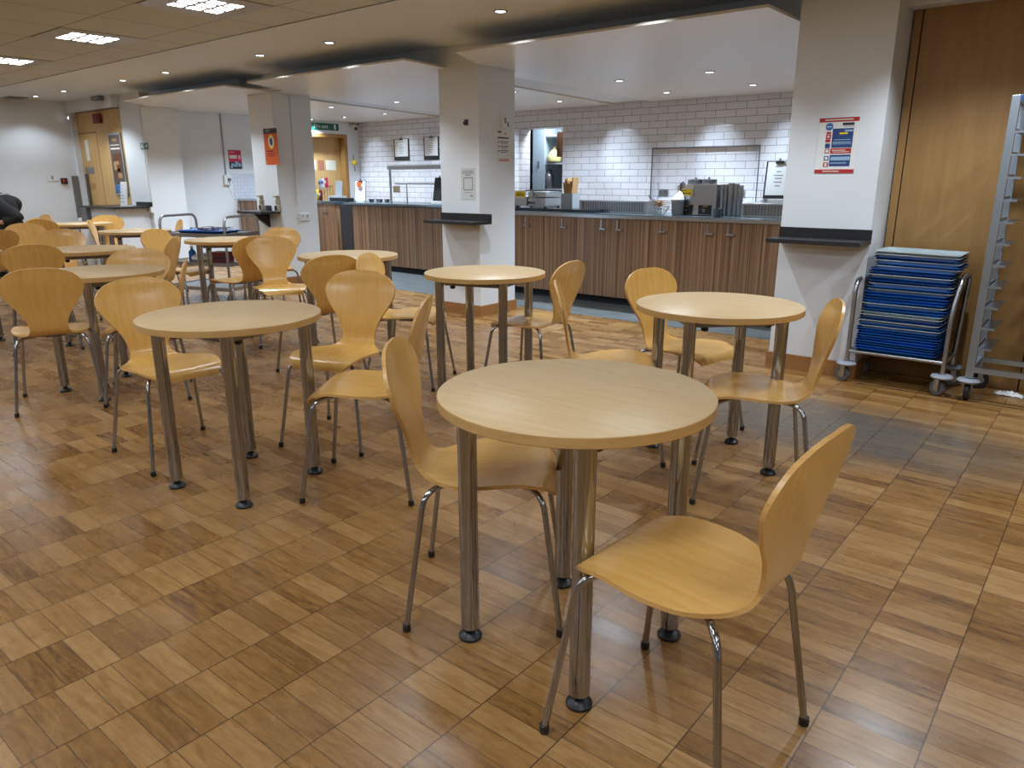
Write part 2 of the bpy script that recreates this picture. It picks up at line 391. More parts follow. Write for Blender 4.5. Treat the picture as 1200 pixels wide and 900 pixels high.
b = MB().span((-8.6, 11.4, 0), (-5.2, 11.6, CZ)).span((-8.7, 9.43, 0), (-8.6, 11.5, CZ)).span((-5.3, 9.43, 0), (-5.2, 11.5, CZ))
struct('wall_kitchen', b, 'kitchen')
# floating ceiling rafts over the servery
def raft(n, poly):
    b = MB().prism(poly, RZ, RZ+.017)
    b.bm.normal_update()
    for f in b.bm.faces:
        if abs(f.normal.z) < .5: f.material_index = 1
    struct('ceiling_raft_%d' % n, b, ['raft', 'raft_edge'])
raft(1, [(-10.28, 4.65), (-7.85, 4.65), (-7.92, 5.30), (-8.48, 5.30), (-8.48, 5.86), (-8.36, 6.0), (-9.0, 9.14), (-11.09, 9.14), (-11.09, 5.61), (-10.77, 5.61), (-10.77, 5.09), (-10.6, 5.09)])
raft(2, [(-7.40, 4.65), (-5.0, 4.65), (-5.06, 5.225), (-5.18, 5.225), (-5.18, 5.76), (-5.49, 6.73), (-5.71, 9.14), (-8.58, 9.14), (-7.93, 5.86), (-7.97, 5.86), (-7.97, 5.30), (-7.70, 5.30)])
raft(3, [(-4.40, 4.65), (-1.86, 4.65), (-1.86, 5.07), (-1.86, 5.61), (-1.72, 5.61), (-1.72, 9.14), (-5.12, 9.14), (-4.97, 6.1), (-4.70, 5.76), (-4.67, 5.76), (-4.67, 5.225)])

# filler panels added between the rafts, set low so the deep slots render lighter
b = MB().prism([(-8.30, 5.9), (-7.9, 5.86), (-8.5, 9.14), (-9.1, 9.14)], 2.268, 2.30).prism([(-5.6, 5.76), (-4.9, 5.76), (-5.0, 9.14), (-5.8, 9.14)], 2.268, 2.30)
struct('ceiling_slot_filler', b, 'ceiling')
# bulkheads between the pillars, above the rafts
b = MB().span((-10.78, 5.22, 2.268), (-8.47, 5.4, CZ)).span((-7.98, 5.22, 2.268), (-5.17, 5.4, CZ)).span((-4.68, 5.22, 2.268), (-1.82, 5.4, CZ))
struct('ceiling_bulkhead', b, 'ceiling')
# ------------------------------------------------------------------ doors
d1 = MB().span((-12.93, 5.10, 0), (-11.42, 5.2, 2.27)); d1.mi = 1
d1.span((-12.92, 5.097, 1.955), (-12.3, 5.101, 1.968)).span((-12.30, 5.097, 0), (-12.296, 5.101, 1.968)).span((-12.935, 5.095, 2.255), (-11.42, 5.101, 2.272))
door1 = struct('door_1', d1, ['oak_pale', 'brown'])
MB().box((-12.80, 5.075, 1.05), (.035, .05, .62), 0, .01).build('pull_handle', 'darksteel', door1)
MB().span((-12.845, 5.094, 1.36), (-12.80, 5.1, 1.46)).build('lock_plate', 'darksteel', door1)
MB().span((-12.80, 5.094, 1.36), (-12.56, 5.1, 1.46)).build('push_plate', 'steel', door1)
MB().span((-12.74, 5.094, 1.56), (-12.62, 5.1, 1.86)).build('notice', 'cream', door1)
MB().span((-12.75, 5.094, 1.14), (-12.60, 5.1, 1.22)).build('kick_label', 'kraft', door1)
fr = MB().span((-11.26, 7.86, 0), (-11.085, 7.92, 2.04)).span((-11.26, 8.80, 0), (-11.085, 8.87, 2.04)).span((-11.26, 7.92, 1.98), (-11.085, 8.80, 2.04))
struct('door_frame_2', fr, 'oak')
door2 = struct('door_2', MB().span((-11.29, 7.92, 0), (-11.23, 8.80, 1.98)), 'oak_pale')
for y0, y1, mt in ((8.02, 8.20, 'paleblue'), (8.20, 8.27, 'cream'), (8.31, 8.44, 'muted_red'), (8.48, 8.70, 'cream')):
    MB().span((-11.23, y0, 1.43), (-11.227, y1, 1.60)).build('notice', mt, door2)

# ------------------------------------------------------------------ lights
LC1, LC2, LC3 = (.80, .90, 1), (.69, .845, 1), (.82, .91, 1)
def spot(name, loc, power, size=120, blend=.6, aim=None, col=(.90, .95, 1), rad=.03):
    l = bpy.data.lights.new(name, 'SPOT'); l.energy = power; l.spot_size = radians(size); l.spot_blend = blend
    l.color = col; l.shadow_soft_size = rad
    o = bpy.data.objects.new(name, l); COL.objects.link(o); o.location = loc
    if aim is not None: o.rotation_euler = (Vector(aim)-Vector(loc)).to_track_quat('-Z', 'Y').to_euler()
    return o
ring_b = MB().lathe([(.030, 0), (.052, -.001), (.054, -.005), (.046, -.009), (.036, -.006), (.034, 0)], seg=24)
dl0 = thing('downlight', '', 'ceiling light', (0, 0, 0), 0, 'recessed downlights')
ring = ring_b.build('bezel', 'steel', dl0); lens = MB().lathe([(.036, -.0045), (.02, -.0065), (0, -.007)], seg=20).build('lens', 'led', dl0)
_first = [True]
def downlight(x, y, z, label):
    if _first[0]: _first[0] = False; dl0.location = (x, y, z); dl0['label'] = label; return dl0
    return dup(dl0, (x, y, z), 0, label)
ORD = ['first', 'second', 'third', 'fourth', 'fifth', 'sixth', 'seventh', 'eighth', 'ninth', 'tenth', 'eleventh', 'twelfth']
row = [-12.45, -11.45, -9.68, -8.62, -6.75, -5.68, -3.72, -2.62, -.70, .35]
for i, x in enumerate(row):
    if x < -3: downlight(x, 4.41, CZ, 'round downlight in the plaster strip before the rafts, %s from the left wall' % ORD[i])
    spot('downlight_beam', (x, 4.41, CZ-.02), 78 if x > -12 else 26, 122, .5, (x, 4.41, 0), LC1)
front = [(-8.89, 6.87), (-7.66, 6.97), (-5.76, 7.05), (-4.31, 7.0), (-3.31, 6.98)]
for i, (x, y) in enumerate(front):
    downlight(x, y, RZ, 'round downlight in the raft above the counters, %s from left in the nearer row' % ORD[i])
    spot('downlight_beam', (x, y, RZ-.02), 175, 124, .6, (x, y, 0), LC2)
back = [(-10.97, 8.05, -10.62), (-10.16, 8.1, -9.76), (-9.17, 8.1, -8.93), (-7.7, 8.2, -7.47), (-5.99, 8.28, -5.54), (-4.44, 8.26, -4.14), (-3.38, 8.2, -3.24)]
for i, (x, y, wx) in enumerate(back):
    if i != 3: downlight(x, y, RZ, 'round downlight in a raft near the tiled wall, %s from left in the farther row' % ORD[i if i < 3 else i-1])
    spot('downlight_beam', (x, y, RZ-.02), 52, 42, 1.0, (wx, 9.15, 1.56), LC2, .02)
    spot('downlight_beam', (x, y, RZ-.02), 105, 134, .7, (x, y, 0), LC2)
for i, (x, y) in enumerate([(-10.0, 6.6), (-9.6, 5.6)]): spot('downlight_beam', (x, y, RZ-.02), 95, 130, .7, (x, y, 0), LC2)
# louvred panels in the suspended ceiling
pl0 = thing('ceiling_light_panel', '', 'ceiling light', (0, 0, 0), 0, 'louvred ceiling light panels')
MB().span((-.30, -.305, -.006), (.30, .305, .0), 0).build('frame', 'louvre', pl0)
for ix in range(3):
    for iy in range(3):
        MB().box((-.125+ix*.125, -.125+iy*.125, -.0062), (.080, .092, .001), 0).build('cell', 'cell', pl0)
fst = True
for x, lab in ((-6.63, 'square louvred light panel in the tiled ceiling, middle one of the row'), (-4.83, 'square louvred light panel in the tiled ceiling, nearest and cut by the top edge'), (-8.45, 'square louvred light panel in the tiled ceiling, far one cut by the left edge')):
    if fst: pl0.location = (x, 2.79, TZ); pl0['label'] = lab; fst = False
    else: dup(pl0, (x, 2.79, TZ), 0, lab)
def area(x, y, power, sx=.55, sy=.55, z=TZ-.03):
    l = bpy.data.lights.new('area_glow', 'AREA'); l.energy = power; l.shape = 'RECTANGLE'; l.size = sx; l.size_y = sy; l.color = LC3
    o = bpy.data.objects.new('area_glow', l); COL.objects.link(o); o.location = (x, y, z); return o
for x in (-12.0, -10.25, -8.45, -6.63, -4.83, -3.0, -1.2, .6, 2.4):
    for y in (2.79, .4, -2.2):
        if y < 2 or x < -9 or x > -4: area(x, y, 17 if y < 2 else 10)
area(-6.95, 9.7, 34, .6, .3, 2.3); b = MB().span((-7.3, 9.5, 2.335), (-6.6, 9.9, 2.36)); tag(b.build('kitchen_fill_box', 'louvre'), 'unseen housing of the fill light added in the kitchen behind the hatch', 'lamp')  # fill light and its housing, added to brighten the view through the hatch
w = bpy.data.worlds.new('world'); S.world = w; w.use_nodes = True
w.node_tree.nodes['Background'].inputs[0].default_value = (.5, .52, .56, 1); w.node_tree.nodes['Background'].inputs[1].default_value = .05
# ------------------------------------------------------------------ chairs
PROF = [(.208,.402,.126),(.2045,.414,.139),(.197,.426,.151),(.180,.438,.165),(.15,.4455,.179),(.10,.449,.192),(.04,.447,.201),(-.02,.443,.202),(-.08,.440,.186),(-.125,.441,.156),(-.16,.445,.124),(-.186,.458,.102),(-.202,.482,.093),(-.212,.52,.097),(-.223,.57,.117),(-.236,.622,.153),(-.248,.67,.184),(-.259,.715,.2),(-.269,.755,.19),(-.275,.79,.155),(-.279,.808,.118),(-.281,.8175,.082),(-.282,.8228,.042)]
def _cr(p, k, u):
    a, b, c, d = p[max(k-1, 0)], p[k], p[min(k+1, len(p)-1)], p[min(k+2, len(p)-1)]
    return tuple(.5*((2*b[i])+(-a[i]+c[i])*u+(2*a[i]-5*b[i]+4*c[i]-d[i])*u*u+(-a[i]+3*b[i]-3*c[i]+d[i])*u**3) for i in range(3))
def shell_mesh(parent):
    rows = []
    for k in range(len(PROF)-1):
        n = 3
        for q in range(n): rows.append(_cr(PROF, k, q/n))
    rows.append(PROF[-1]); NU = 16; th = .0105
    def P(r, u):
        f, z, w = r; w = max(w, .003)
        t = min(max((f+.15)/.1, 0), 1)            # 0 back .. 1 seat
        up = min(max((z-.50)/.12, 0), 1)
        lip = min(max((f-.10)/.1, 0), 1)
        return Vector((f+.42*(w*u)**2*up, w*u, z+(.010*u*u*(1-lip)-.003*u*u*lip)*t*(w/.2)))
    G = [[P(r, -1+2*j/NU) for j in range(NU+1)] for r in rows]
    N = []
    for i in range(len(G)):
        r0, r1 = rows[max(i-1, 0)], rows[min(i+1, len(rows)-1)]; tan = Vector((r1[0]-r0[0], 0, r1[1]-r0[1])); l = []
        for j in range(NU+1):
            w_ = max(rows[i][2], .08); lat = (P((rows[i][0], rows[i][1], w_), min(1, -1+2*j/NU+.05))-P((rows[i][0], rows[i][1], w_), max(-1, -1+2*j/NU-.05)))
            l.append(tan.cross(lat).normalized())
        N.append(l)
    # top of the ply faces up / forward
    sgn = 1 if N[15][NU//2].z > 0 else -1
    bm = bmesh.new()
    T = [[bm.verts.new(G[i][j]) for j in range(NU+1)] for i in range(len(G))]
    B = [[bm.verts.new(G[i][j]-N[i][j]*sgn*th) for j in range(NU+1)] for i in range(len(G))]
    for i in range(len(G)-1):
        for j in range(NU):
            f = bm.faces.new((T[i][j], T[i][j+1], T[i+1][j+1], T[i+1][j])); f.smooth = True
            f = bm.faces.new((B[i][j], B[i+1][j], B[i+1][j+1], B[i][j+1])); f.smooth = True
    def edge(a, b, c, d):
        f = bm.faces.new((a, b, c, d)); f.material_index = 1; f.smooth = True
    for i in range(len(G)-1):
        edge(T[i][0], T[i+1][0], B[i+1][0], B[i][0]); edge(T[i][NU], B[i][NU], B[i+1][NU], T[i+1][NU])
    for j in range(NU):
        edge(T[0][j], B[0][j], B[0][j+1], T[0][j+1]); edge(T[-1][j], T[-1][j+1], B[-1][j+1], B[-1][j])
    uv = bm.loops.layers.uv.new('grain'); arc = [0]
    for i in range(1, len(rows)): arc.append(arc[-1]+sqrt((rows[i][0]-rows[i-1][0])**2+(rows[i][1]-rows[i-1][1])**2))
    loc = {}
    for L_ in (T, B):
        for i in range(len(G)):
            for j in range(NU+1): loc[L_[i][j]] = (arc[i], G[i][j].y)
    for f in bm.faces:
        for lp in f.loops: lp[uv].uv = loc[lp.vert]
    mb = MB(); mb.bm.free(); mb.bm = bm
    o = mb.build('seat_shell', ['chair', 'ply_edge'], parent)
    return o
def make_chair():
    t = thing('dining_chair', '', 'chair', (0, 0, 0), 0, 'beech shell chairs in the canteen')
    shell_mesh(t)
    MB().lathe([(.0, .408), (.075, .408), (.085, .416), (.085, .432)], seg=20).build('mounting_plate', 'darksteel', t)
    for sx, sy in ((1, 1), (1, -1), (-1, -1), (-1, 1)):
        l = MB().tube([(sx*.045, sy*.055, .421), (sx*.168, sy*.172, .423), (sx*.225, sy*.222, .012)], .0088, 12, .055).build('leg', 'chrome', t)
        MB().lathe([(.0085, .024), (.0118, .022), (.0125, .004), (.010, 0)], (sx*.225, sy*.222, 0), 14).build('foot_cap', 'black', l)
    return t
chair0 = make_chair()
CH = [
 (-.645, 1.404, 177, 'beech shell chair nearest the camera, pulled out right of the front table'),
 (-1.39, 1.58, 36, 'beech shell chair tucked left of the front table, facing right'),
 (-1.08, 2.905, 205, 'beech shell chair right of the table by the tray trolley, facing left'),
 (-1.667, 3.45, 348, 'beech shell chair behind the right-hand table, back showing left of its top'),
 (-1.787, 2.944, 35, 'beech shell chair just behind the front table, back seen edge-on'),
 (-2.735, 3.52, 186, 'beech shell chair right of the table standing before the middle pillar, facing left'),
 (-2.38, 1.92, 216, 'beech shell chair at the right of the left-front table, narrow back turned away'),
 (-3.49, 3.213, 26, 'beech shell chair left of the table before the middle pillar, facing right'),
 (-2.95, 2.23, 292, 'beech shell chair behind the left-front table, back facing the camera squarely'),
 (-3.40, 1.59, 357, 'beech shell chair left of the left-front table, shiny seat under the top'),
 (-4.74, 1.57, 157, 'beech shell chair seen squarely from behind at the left edge, front one'),
 (-4.10, 2.95, 168, 'beech shell chair seen from behind, at the table under the menu counter'),
 (-5.22, 3.41, 336, 'beech shell chair facing the camera, right of the table by the serving trolley'),
 (-6.31, 4.05, 300, 'beech shell chair behind the table beside the serving trolley, in front of the far pillar'),
 (-5.90, 3.45, 184, 'beech shell chair seen from behind, seat tip pointing at the serving trolley legs'),
 (-6.95, 3.49, 22, 'beech shell chair left of the table beside the serving trolley, round back facing camera'),
 (-6.31, 2.84, 226, 'beech shell chair with dark back half covering a lighter round chair back'),
 (-4.50, 1.975, 240, 'beech shell chair seen edge-on at the right rim of the second left table'),
 (-5.0, 2.22, 335, 'beech shell chair behind the second left table, low arc of its back showing'),
 (-8.75, 4.14, 253, 'beech shell chair seen as a thin sliver before the serving trolley'),
 (-10.26, 4.23, 337, 'beech shell chair behind the farthest table, before the white half wall'),
 (-9.29, 3.93, 60, 'beech shell chair pale edge-on between the two farthest tables'),
 (-9.03, 2.9, 345, 'beech shell chair facing camera at far left, behind two dark chair backs'),
 (-10.24, 3.59, 133, 'beech shell chair with dark back at the farthest table'),
 (-11.29, 3.62, 275, 'beech shell chair farthest from the camera, small pale back by the white wall'),
 (-7.62, 2.72, 339, 'beech shell chair facing camera behind the third left table'),
 (-8.45, 2.30, 206, 'beech shell chair cut by the left edge of the picture, dark back'),
 (-6.435, 2.085, 161, 'beech shell chair seen from behind, second at left behind the front one'),
 (-6.75, 1.10, 60, 'beech shell chair mostly outside the left edge, only its seat corner showing'),
]
for i, (x, y, a, lab) in enumerate(CH):
    if i == 0: chair0.location = (x, y, 0); chair0.rotation_euler.z = radians(a); chair0['label'] = lab
    else: dup(chair0, (x, y, 0), radians(a), lab)
# ------------------------------------------------------------------ tables
def make_table():
    t = thing('round_table', '', 'table', (0, 0, 0), 0, 'round beech canteen tables')
    R = .364
    b = MB().lathe([(0, .7405), (R-.0025, .7405), (R-.0012, .7395)], seg=72); b.mi = 1
    b.lathe([(R-.0012, .7395), (R, .7385), (R, .7145), (R-.002, .7125), (0, .7125)], seg=72)
    bmesh.ops.remove_doubles(b.bm, verts=b.bm.verts, dist=1e-5)
    b.build('tabletop', ['top', 'top_edge'], t)
    for k in range(4):
        a = k*pi/2; x, y = .288*cos(a), .288*sin(a)
        l = MB().lathe([(.0265, .036), (.0265, .700), (.0265, .7125)], (x, y, 0), 24).build('leg', 'chrome', t)
        MB().lathe([(.033, 0), (.034, .008), (.026, .018), (.012, .024), (.012, .037)], (x, y, 0), 20).build('levelling_foot', 'black', l)
    b = MB()
    for k in range(4):
        a = k*pi/2+pi/4; c = .1935
        b.box((c*cos(a), c*sin(a), .694), (.02, .34, .036), a)
    fr = b.build('under_frame', 'darksteel', t)
    b = MB()
    for k in range(4):
        a = k*pi/2; x, y = .22*cos(a+.16), .22*sin(a+.16); b.lathe([(.010, .655), (.016, .66), (.016, .672), (.006, .676)], (x, y, 0), 12)
    b.build('clamp_knobs', 'black', fr)
    return t
TB = [
 (-1.056, 1.550, -.879, 'round beech table nearest the camera on four chrome legs'),
 (-2.827, 1.603, -.60, 'round beech table at the left front, between three shell chairs'),
 (-1.360, 3.115, .02, 'round beech table on the right, before the pillar with the red-bordered poster'),
 (-2.954, 3.345, -.49, 'round beech table standing before the middle pillar'),
 (-4.44, 3.50, -.6, 'round beech table before the black counter gap, left of the middle pillar'),
 (-6.50, 3.72, .1, 'round beech table in front of the steel serving trolley'),
 (-4.82, 1.90, .95, 'round beech table at left behind the chair seen squarely from behind'),
 (-6.48, 2.48, .38, 'round beech table third along the left side, chair backs on both sides'),
 (-6.95, 1.66, .3, 'round beech table cut by the left edge of the picture'),
 (-10.36, 3.95, .5, 'round beech table farthest away, before the oak door panel'),
 (-8.41, 3.75, .2, 'round beech table far back, its rim ending at a round chair back by the trolley'),
]
tab0 = make_table()
for i, (x, y, a, lab) in enumerate(TB):
    if i == 0: tab0.location = (x, y, 0); tab0.rotation_euler.z = a; tab0['label'] = lab
    else: tt = dup(tab0, (x, y, 0), a, lab)
    for c in (tab0 if i == 0 else tt).children:
        if c.name.startswith('tabletop'): c.rotation_euler.z = (0, pi/2, .1, 0, .3, 1.2, .2, 0, 0, 1, 0)[i]-a
# ------------------------------------------------------------------ ledges on the pillars
def ledge(x0, x1, yf, depth, lab, gaps=(), bracket=False, z=.905):
    t = thing('wall_ledge', lab, 'shelf', ((x0+x1)/2, yf, z), 0, 'black ledges on the pillars'); w = x1-x0
    MB().span((-w/2, -depth, -.028), (w/2, -.001, 0), .003).build('board', 'blackmat', t)
    b = MB()
    xs = gaps or [(-w/2, w/2)]
    for a, c in xs: b.span((a, -.018, 0), (c, -.001, .062), .002)
    b.build('upstand', 'black', t)
    if bracket:
        b = MB(); mt = Matrix(((1, 0, 0, .0), (0, 0, 1, 0), (0, 1, 0, 0), (0, 0, 0, 1)))
        mt = Matrix.Rotation(pi/2, 4, 'Z') @ Matrix.Rotation(pi/2, 4, 'X')
        b.prism([(-.24, -.028), (-.002, -.028), (-.002, -.20)], -.02, .02, mt)
        b.build('bracket', 'black', t)
    return t
ledge(-5.17, -4.53, C2[2], .25, 'black ledge on the middle pillar below the notice')
ledge(-1.82, -1.24, C3[2], .25, 'black ledge on the right pillar below the red-bordered poster')
ledge(-8.50, -7.97, C1[2], .27, 'black bracketed ledge holding two dispensers on the far pillar', ((-.03, .075), (.16, .262)), True)
# two pump dispensers on the far ledge
dsp = None
for px, lab in ((307, 'taupe pump dispenser on the far ledge, left one'), (326, 'taupe pump dispenser on the far ledge, right one')):
    p = atY(px, 240, C1[2]-.13)
    if dsp is None:
        dsp = thing('pump_dispenser', lab, 'dispenser', (p.x, p.y, .905), 0, 'taupe dispensers on the far ledge')
        MB().lathe([(.034, 0), (.036, .01), (.034, .07), (.026, .085), (.03, .10), (.03, .13), (.02, .145)], seg=18).build('bottle', 'taupe', dsp)
        h = MB().lathe([(.018, .145), (.024, .15), (.024, .18), (.012, .19)], seg=14); h.box((.0, -.03, .175), (.02, .06, .014), 0, .003); h.build('pump_head', 'taupe', dsp)
        MB().box((0, -.033, .045), (.034, .008, .05), 0, .002).build('label_patch', 'black', dsp)
    else: dup(dsp, (p.x, p.y, .905), 0, lab)
# half wall with ledge beside the oak door
t = thing('half_wall_ledge', 'white half wall with a dark top beside the oak door panel', 'counter', (-11.3, 4.95, 0), 0)
MB().span((-.42, -.32, 0), (.42, .145, .885)).build('body', 'wall', t)
MB().span((-.62, -.40, .885), (.52, .145, .91), .003).build('board', 'blackmat', t)
MB().span((-.62, -.38, .60), (-.42, .14, .885)).build('dark_panel', 'darksteel', t)
MB().span((.12, .10, .91), (.52, .145, .965)).build('upstand', 'black', t)
t = thing('leaflet_holder', 'white leaflet stand on the half wall ledge', 'holder', (-11.05, 4.84, .911), 0)
MB().span((-.10, -.03, 0), (.10, .05, .012)).build('foot', 'white', t)
MB().box((0, 0, .17), (.17, .02, .33), 0, .004, Matrix.Rotation(-.12, 3, 'X')).build('board', 'white', t)
rects(t, 'printed_lines', [(-.0, .06+.045*k, .12, .012) for k in range(6)], 'paleblue', -.034)
t = thing('waste_bin', 'white bin standing before the oak door panel', 'bin', (-12.16, 4.82, 0), 0)
MB().lathe([(.14, 0), (.16, .02), (.19, .66), (.185, .67)], seg=24).build('body', 'white', t)
MB().lathe([(.2, .66), (.205, .69), (.19, .72), (0, .725)], seg=24).build('lid', 'white', t)
# ------------------------------------------------------------------ tray trolley, trays and rack at the oak wall
def castor(parent, x, y, ang=0, r=.048, col='rubber'):
    b = MB().lathe([(.012, .135), (.055, .133), (.062, .122), (.055, .112), (.012, .11)], (x, y, 0), 20).build('bumper_disc', 'bumper', parent)
    rot = Matrix.Rotation(ang, 3, 'Z') @ Matrix.Rotation(pi/2, 3, 'X')
    dx, dy = .018*cos(ang), .018*sin(ang)
    w_ = MB()
    w_.lathe([(r*.55, -.014), (r-.004, -.014), (r, -.009), (r, .009), (r-.004, .014), (r*.55, .014)], (x+dx, y+dy, r), 24, rot).build('castor_wheel', col, parent)
    h = MB().lathe([(.006, -.018), (.022, -.016), (.022, .016), (.006, .018)], (x+dx, y+dy, r), 14, rot)
    for s in (-1, 1):
        o = Vector((-sin(ang), cos(ang), 0))*s*.021
        h.box((x+dx*.6+o.x, y+dy*.6+o.y, .078), (.03, .004, .075), ang)
    h.build('castor_fork', 'steel', parent); return b
TX0, TX1, TY0, TY1 = -1.275, -.725, 4.985, 5.30
t = thing('tray_trolley', 'tubular steel trolley holding the stack of blue trays by the oak wall', 'trolley', ((TX0+TX1)/2, (TY0+TY1)/2, 0), 0)
hx, hy = (TX1-TX0)/2, (TY1-TY0)/2
MB().tube([(-hx, -hy, .125), (-hx, -hy, .665), (-hx, hy, .665), (-hx, hy, .125)], .014, 12, .09).build('end_hoop', 'steel', t)
MB().tube([(hx, -hy, .125), (hx, -hy, .50), (hx+.02, -hy+.05, .72), (hx+.02, hy, .72), (hx, hy, .125)], .014, 12, .09).build('end_hoop', 'steel', t)
b = MB().tube([(-hx, -hy, .205), (hx, -hy, .205)], .012, 10).tube([(-hx, hy, .205), (hx, hy, .205)], .012, 10).tube([(hx, -hy, .205), (hx, hy, .205)], .012, 10).tube([(-hx, -hy, .205), (-hx, hy, .205)], .012, 10)
b.span((-hx, -hy, .20), (hx, hy, .212)); b.build('base_shelf', 'steel', t)
for x, y, a in ((-hx, -hy, 2.9), (hx, -hy, 2.6), (-hx, hy, .4), (hx, hy, .3)): castor(t, x, y, a)
# the trays: lipped rectangles, each a thing of its own
def tray_mesh(parent, col):
    L, W, H = .235, .165, .022
    def rr(a, b_, r, n=5):
        pts = []
        for cx, cy, s in ((a-r, b_-r, 0), (-a+r, b_-r, pi/2), (-a+r, -b_+r, pi), (a-r, -b_+r, 3*pi/2)):
            for k in range(n+1): pts.append((cx+r*cos(s+k*pi/2/n), cy+r*sin(s+k*pi/2/n)))
        return pts
    b = MB(); loops = []
    for (a, w_, z) in ((L-.02, W-.02, .004), (L-.018, W-.018, .0055), (L-.006, W-.006, H), (L, W, H+.002), (L, W, H-.002), (L-.008, W-.008, H-.004), (L-.022, W-.022, .0), (L-.03, W-.03, 0)):
        loops.append([b.bm.verts.new((x, y, z)) for x, y in rr(a, w_, .03)])
    n = len(loops[0]); fs = [b.bm.faces.new(loops[0]), b.bm.faces.new(loops[-1][::-1])]
    for A, B in zip(loops, loops[1:]):
        for k in range(n): fs.append(b.bm.faces.new((A[k], A[(k+1) % n], B[(k+1) % n], B[k])))
    b._mark(fs, True)
    return b.build('serving_tray', col, parent)
proto = {}
seq = ['B']*9 + ['G', 'B', 'G', 'N', 'G', 'G'] + ['B', 'B', 'G', 'B', 'B', 'B', 'B'] + ['G', 'B', 'G', 'N', 'B', 'G', 'N', 'B', 'G', 'B', 'G', 'N', 'G', 'G']
z = .2135; n = len(seq)
for i, c in enumerate(seq):
    cx, cy = (TX0+TX1)/2, (TY0+TY1)/2
    dx = -.005+(.012 if i > 14 else 0)+(.015 if i > 21 else 0)+(.022 if i > 29 else 0)+random.uniform(-.006, .006); dy = random.uniform(-.006, .006); rz = random.uniform(-.028, .028)
    lab = {'B': 'blue plastic tray in the leaning stack on the tray trolley', 'N': 'dark blue plastic tray in the stack on the tray trolley', 'G': 'grey plastic tray between blue ones in the stack on the trolley'}[c]
    if i == n-1: lab = 'grey plastic tray lying topmost on the trolley stack'
    if i == 0: lab = 'blue plastic tray at the very bottom of the trolley stack'
    if c not in proto: o = tray_mesh(None, {'B': 'tray_blue', 'N': 'tray_navy', 'G': 'tray_grey'}[c]); proto[c] = o
    else: o = proto[c].copy(); COL.objects.link(o)
    o.location = (cx+dx, cy+dy, z); o.rotation_euler = (0, .014 if i > 24 else 0, rz); tag(o, lab, 'tray', 'trays stacked on the trolley')
    z += .0165 if i < 9 else (.0185 if i % 3 else .0165)
# aluminium tray rack
RX, RY0, RY1 = -.585, 4.99, 5.33
t = thing('tray_rack', 'tall aluminium tray rack on castors cut by the right edge', 'rack', (RX, RY0, 0), 0)
dY = RY1-RY0
RW = .56
for x in (0, RW):
    for y in (0, dY):
        b = MB().box((x, y, .925), (.042, .03, 1.57), 0, .003); b.build('upright', 'alu', t)
for k in range(11):
    zz = .318+k*.1203
    for s, x in ((1, 0), (-1, RW)):
        b = MB().span((x+s*.012, -.01, zz), (x+s*.085, dY+.01, zz+.004)).span((x+s*.012, -.01, zz), (x+s*.016, dY+.01, zz+.02)).span((x+s*.012, -.014, zz-.006), (x+s*.085, -.010, zz+.006)); b.build('runner', 'alu', t)
b = MB().span((0, -.014, .175), (RW, .014, .205)).span((0, dY-.014, .175), (RW, dY+.014, .205)).span((-.014, 0, .175), (.014, dY, .205)).span((RW-.014, 0, .175), (RW+.014, dY, .205)); b.build('base_frame', 'alu', t)
b = MB().span((0, -.014, 1.68), (RW, .014, 1.71)).span((0, dY-.014, 1.68), (RW, dY+.014, 1.71)).span((-.014, 0, 1.68), (.014, dY, 1.71)).span((RW-.014, 0, 1.68), (RW+.014, dY, 1.71)); b.build('top_frame', 'alu', t)
MB().span((.02, -.0155, 1.682), (.055, -.0135, 1.706)).build('maker_plate', 'navy', t)
for x in (0, RW):
    for y, a in ((0, 1.5), (dY, .6)): castor(t, x, y, a, .055, 'black')
# crumpled tissue on the floor
bm = bmesh.new(); bmesh.ops.create_grid(bm, x_segments=22, y_segments=12, size=1)
for v in bm.verts:
    x, y = v.co.x, v.co.y; r = max(0, 1-(x*x*.8+y*y))
    v.co = Vector((x*.075+.008*sin(9*y+3*x), y*.036+.006*sin(11*x), .004+r*.028*(.55+.45*sin(13*x+5*y)*cos(9*y-4*x))+.003*sin(31*x+17*y)))
for f in bm.faces: f.smooth = True
mb = MB(); mb.bm.free(); mb.bm = bm
p = atZ(1180, 463, 0); tis = mb.build('paper_napkin', 'paper', None, (p.x+.01, p.y, .001), -.1)
md = tis.modifiers.new('thickness', 'SOLIDIFY'); md.thickness = .0015; md.offset = 1
tag(tis, 'crumpled white paper napkin on the floor under the tray rack', 'napkin')
# ------------------------------------------------------------------ steel serving trolley at the left
t = thing('serving_trolley', 'steel three-shelf serving trolley with two hoop handles before the far pillar', 'trolley', (-7.72, 4.24, 0), radians(20))
lx, ly = .42, .27
for s in (-1, 1):
    MB().tube([(s*lx, -ly, .10), (s*lx, -ly, .90), (s*lx, ly, .90), (s*lx, ly, .10)], .014, 10, .09).build('hoop_handle', 'steel', t)
for zz in (.72, .42, .16):
    b = MB().span((-lx, -ly, zz-.012), (lx, ly, zz)).span((-lx, -ly-.012, zz-.03), (lx, -ly, zz+.008)).span((-lx, ly, zz-.03), (lx, ly+.012, zz+.008)).span((-lx-.006, -ly, zz-.03), (-lx+.006, ly, zz+.008)).span((lx-.006, -ly, zz-.03), (lx+.006, ly, zz+.008))
    b.build('shelf', 'steel', t)
for x in (-lx, lx):
    for y in (-ly, ly):
        MB().lathe([(.02, -.012), (.045, -.012), (.05, -.006), (.05, .006), (.045, .012), (.02, .012)], (x, y, .05), 18, Matrix.Rotation(pi/2, 3, 'X')).build('castor_wheel', 'rubber', t)
        MB().box((x, y, .075), (.03, .034, .06)).build('castor_fork', 'steel', t)
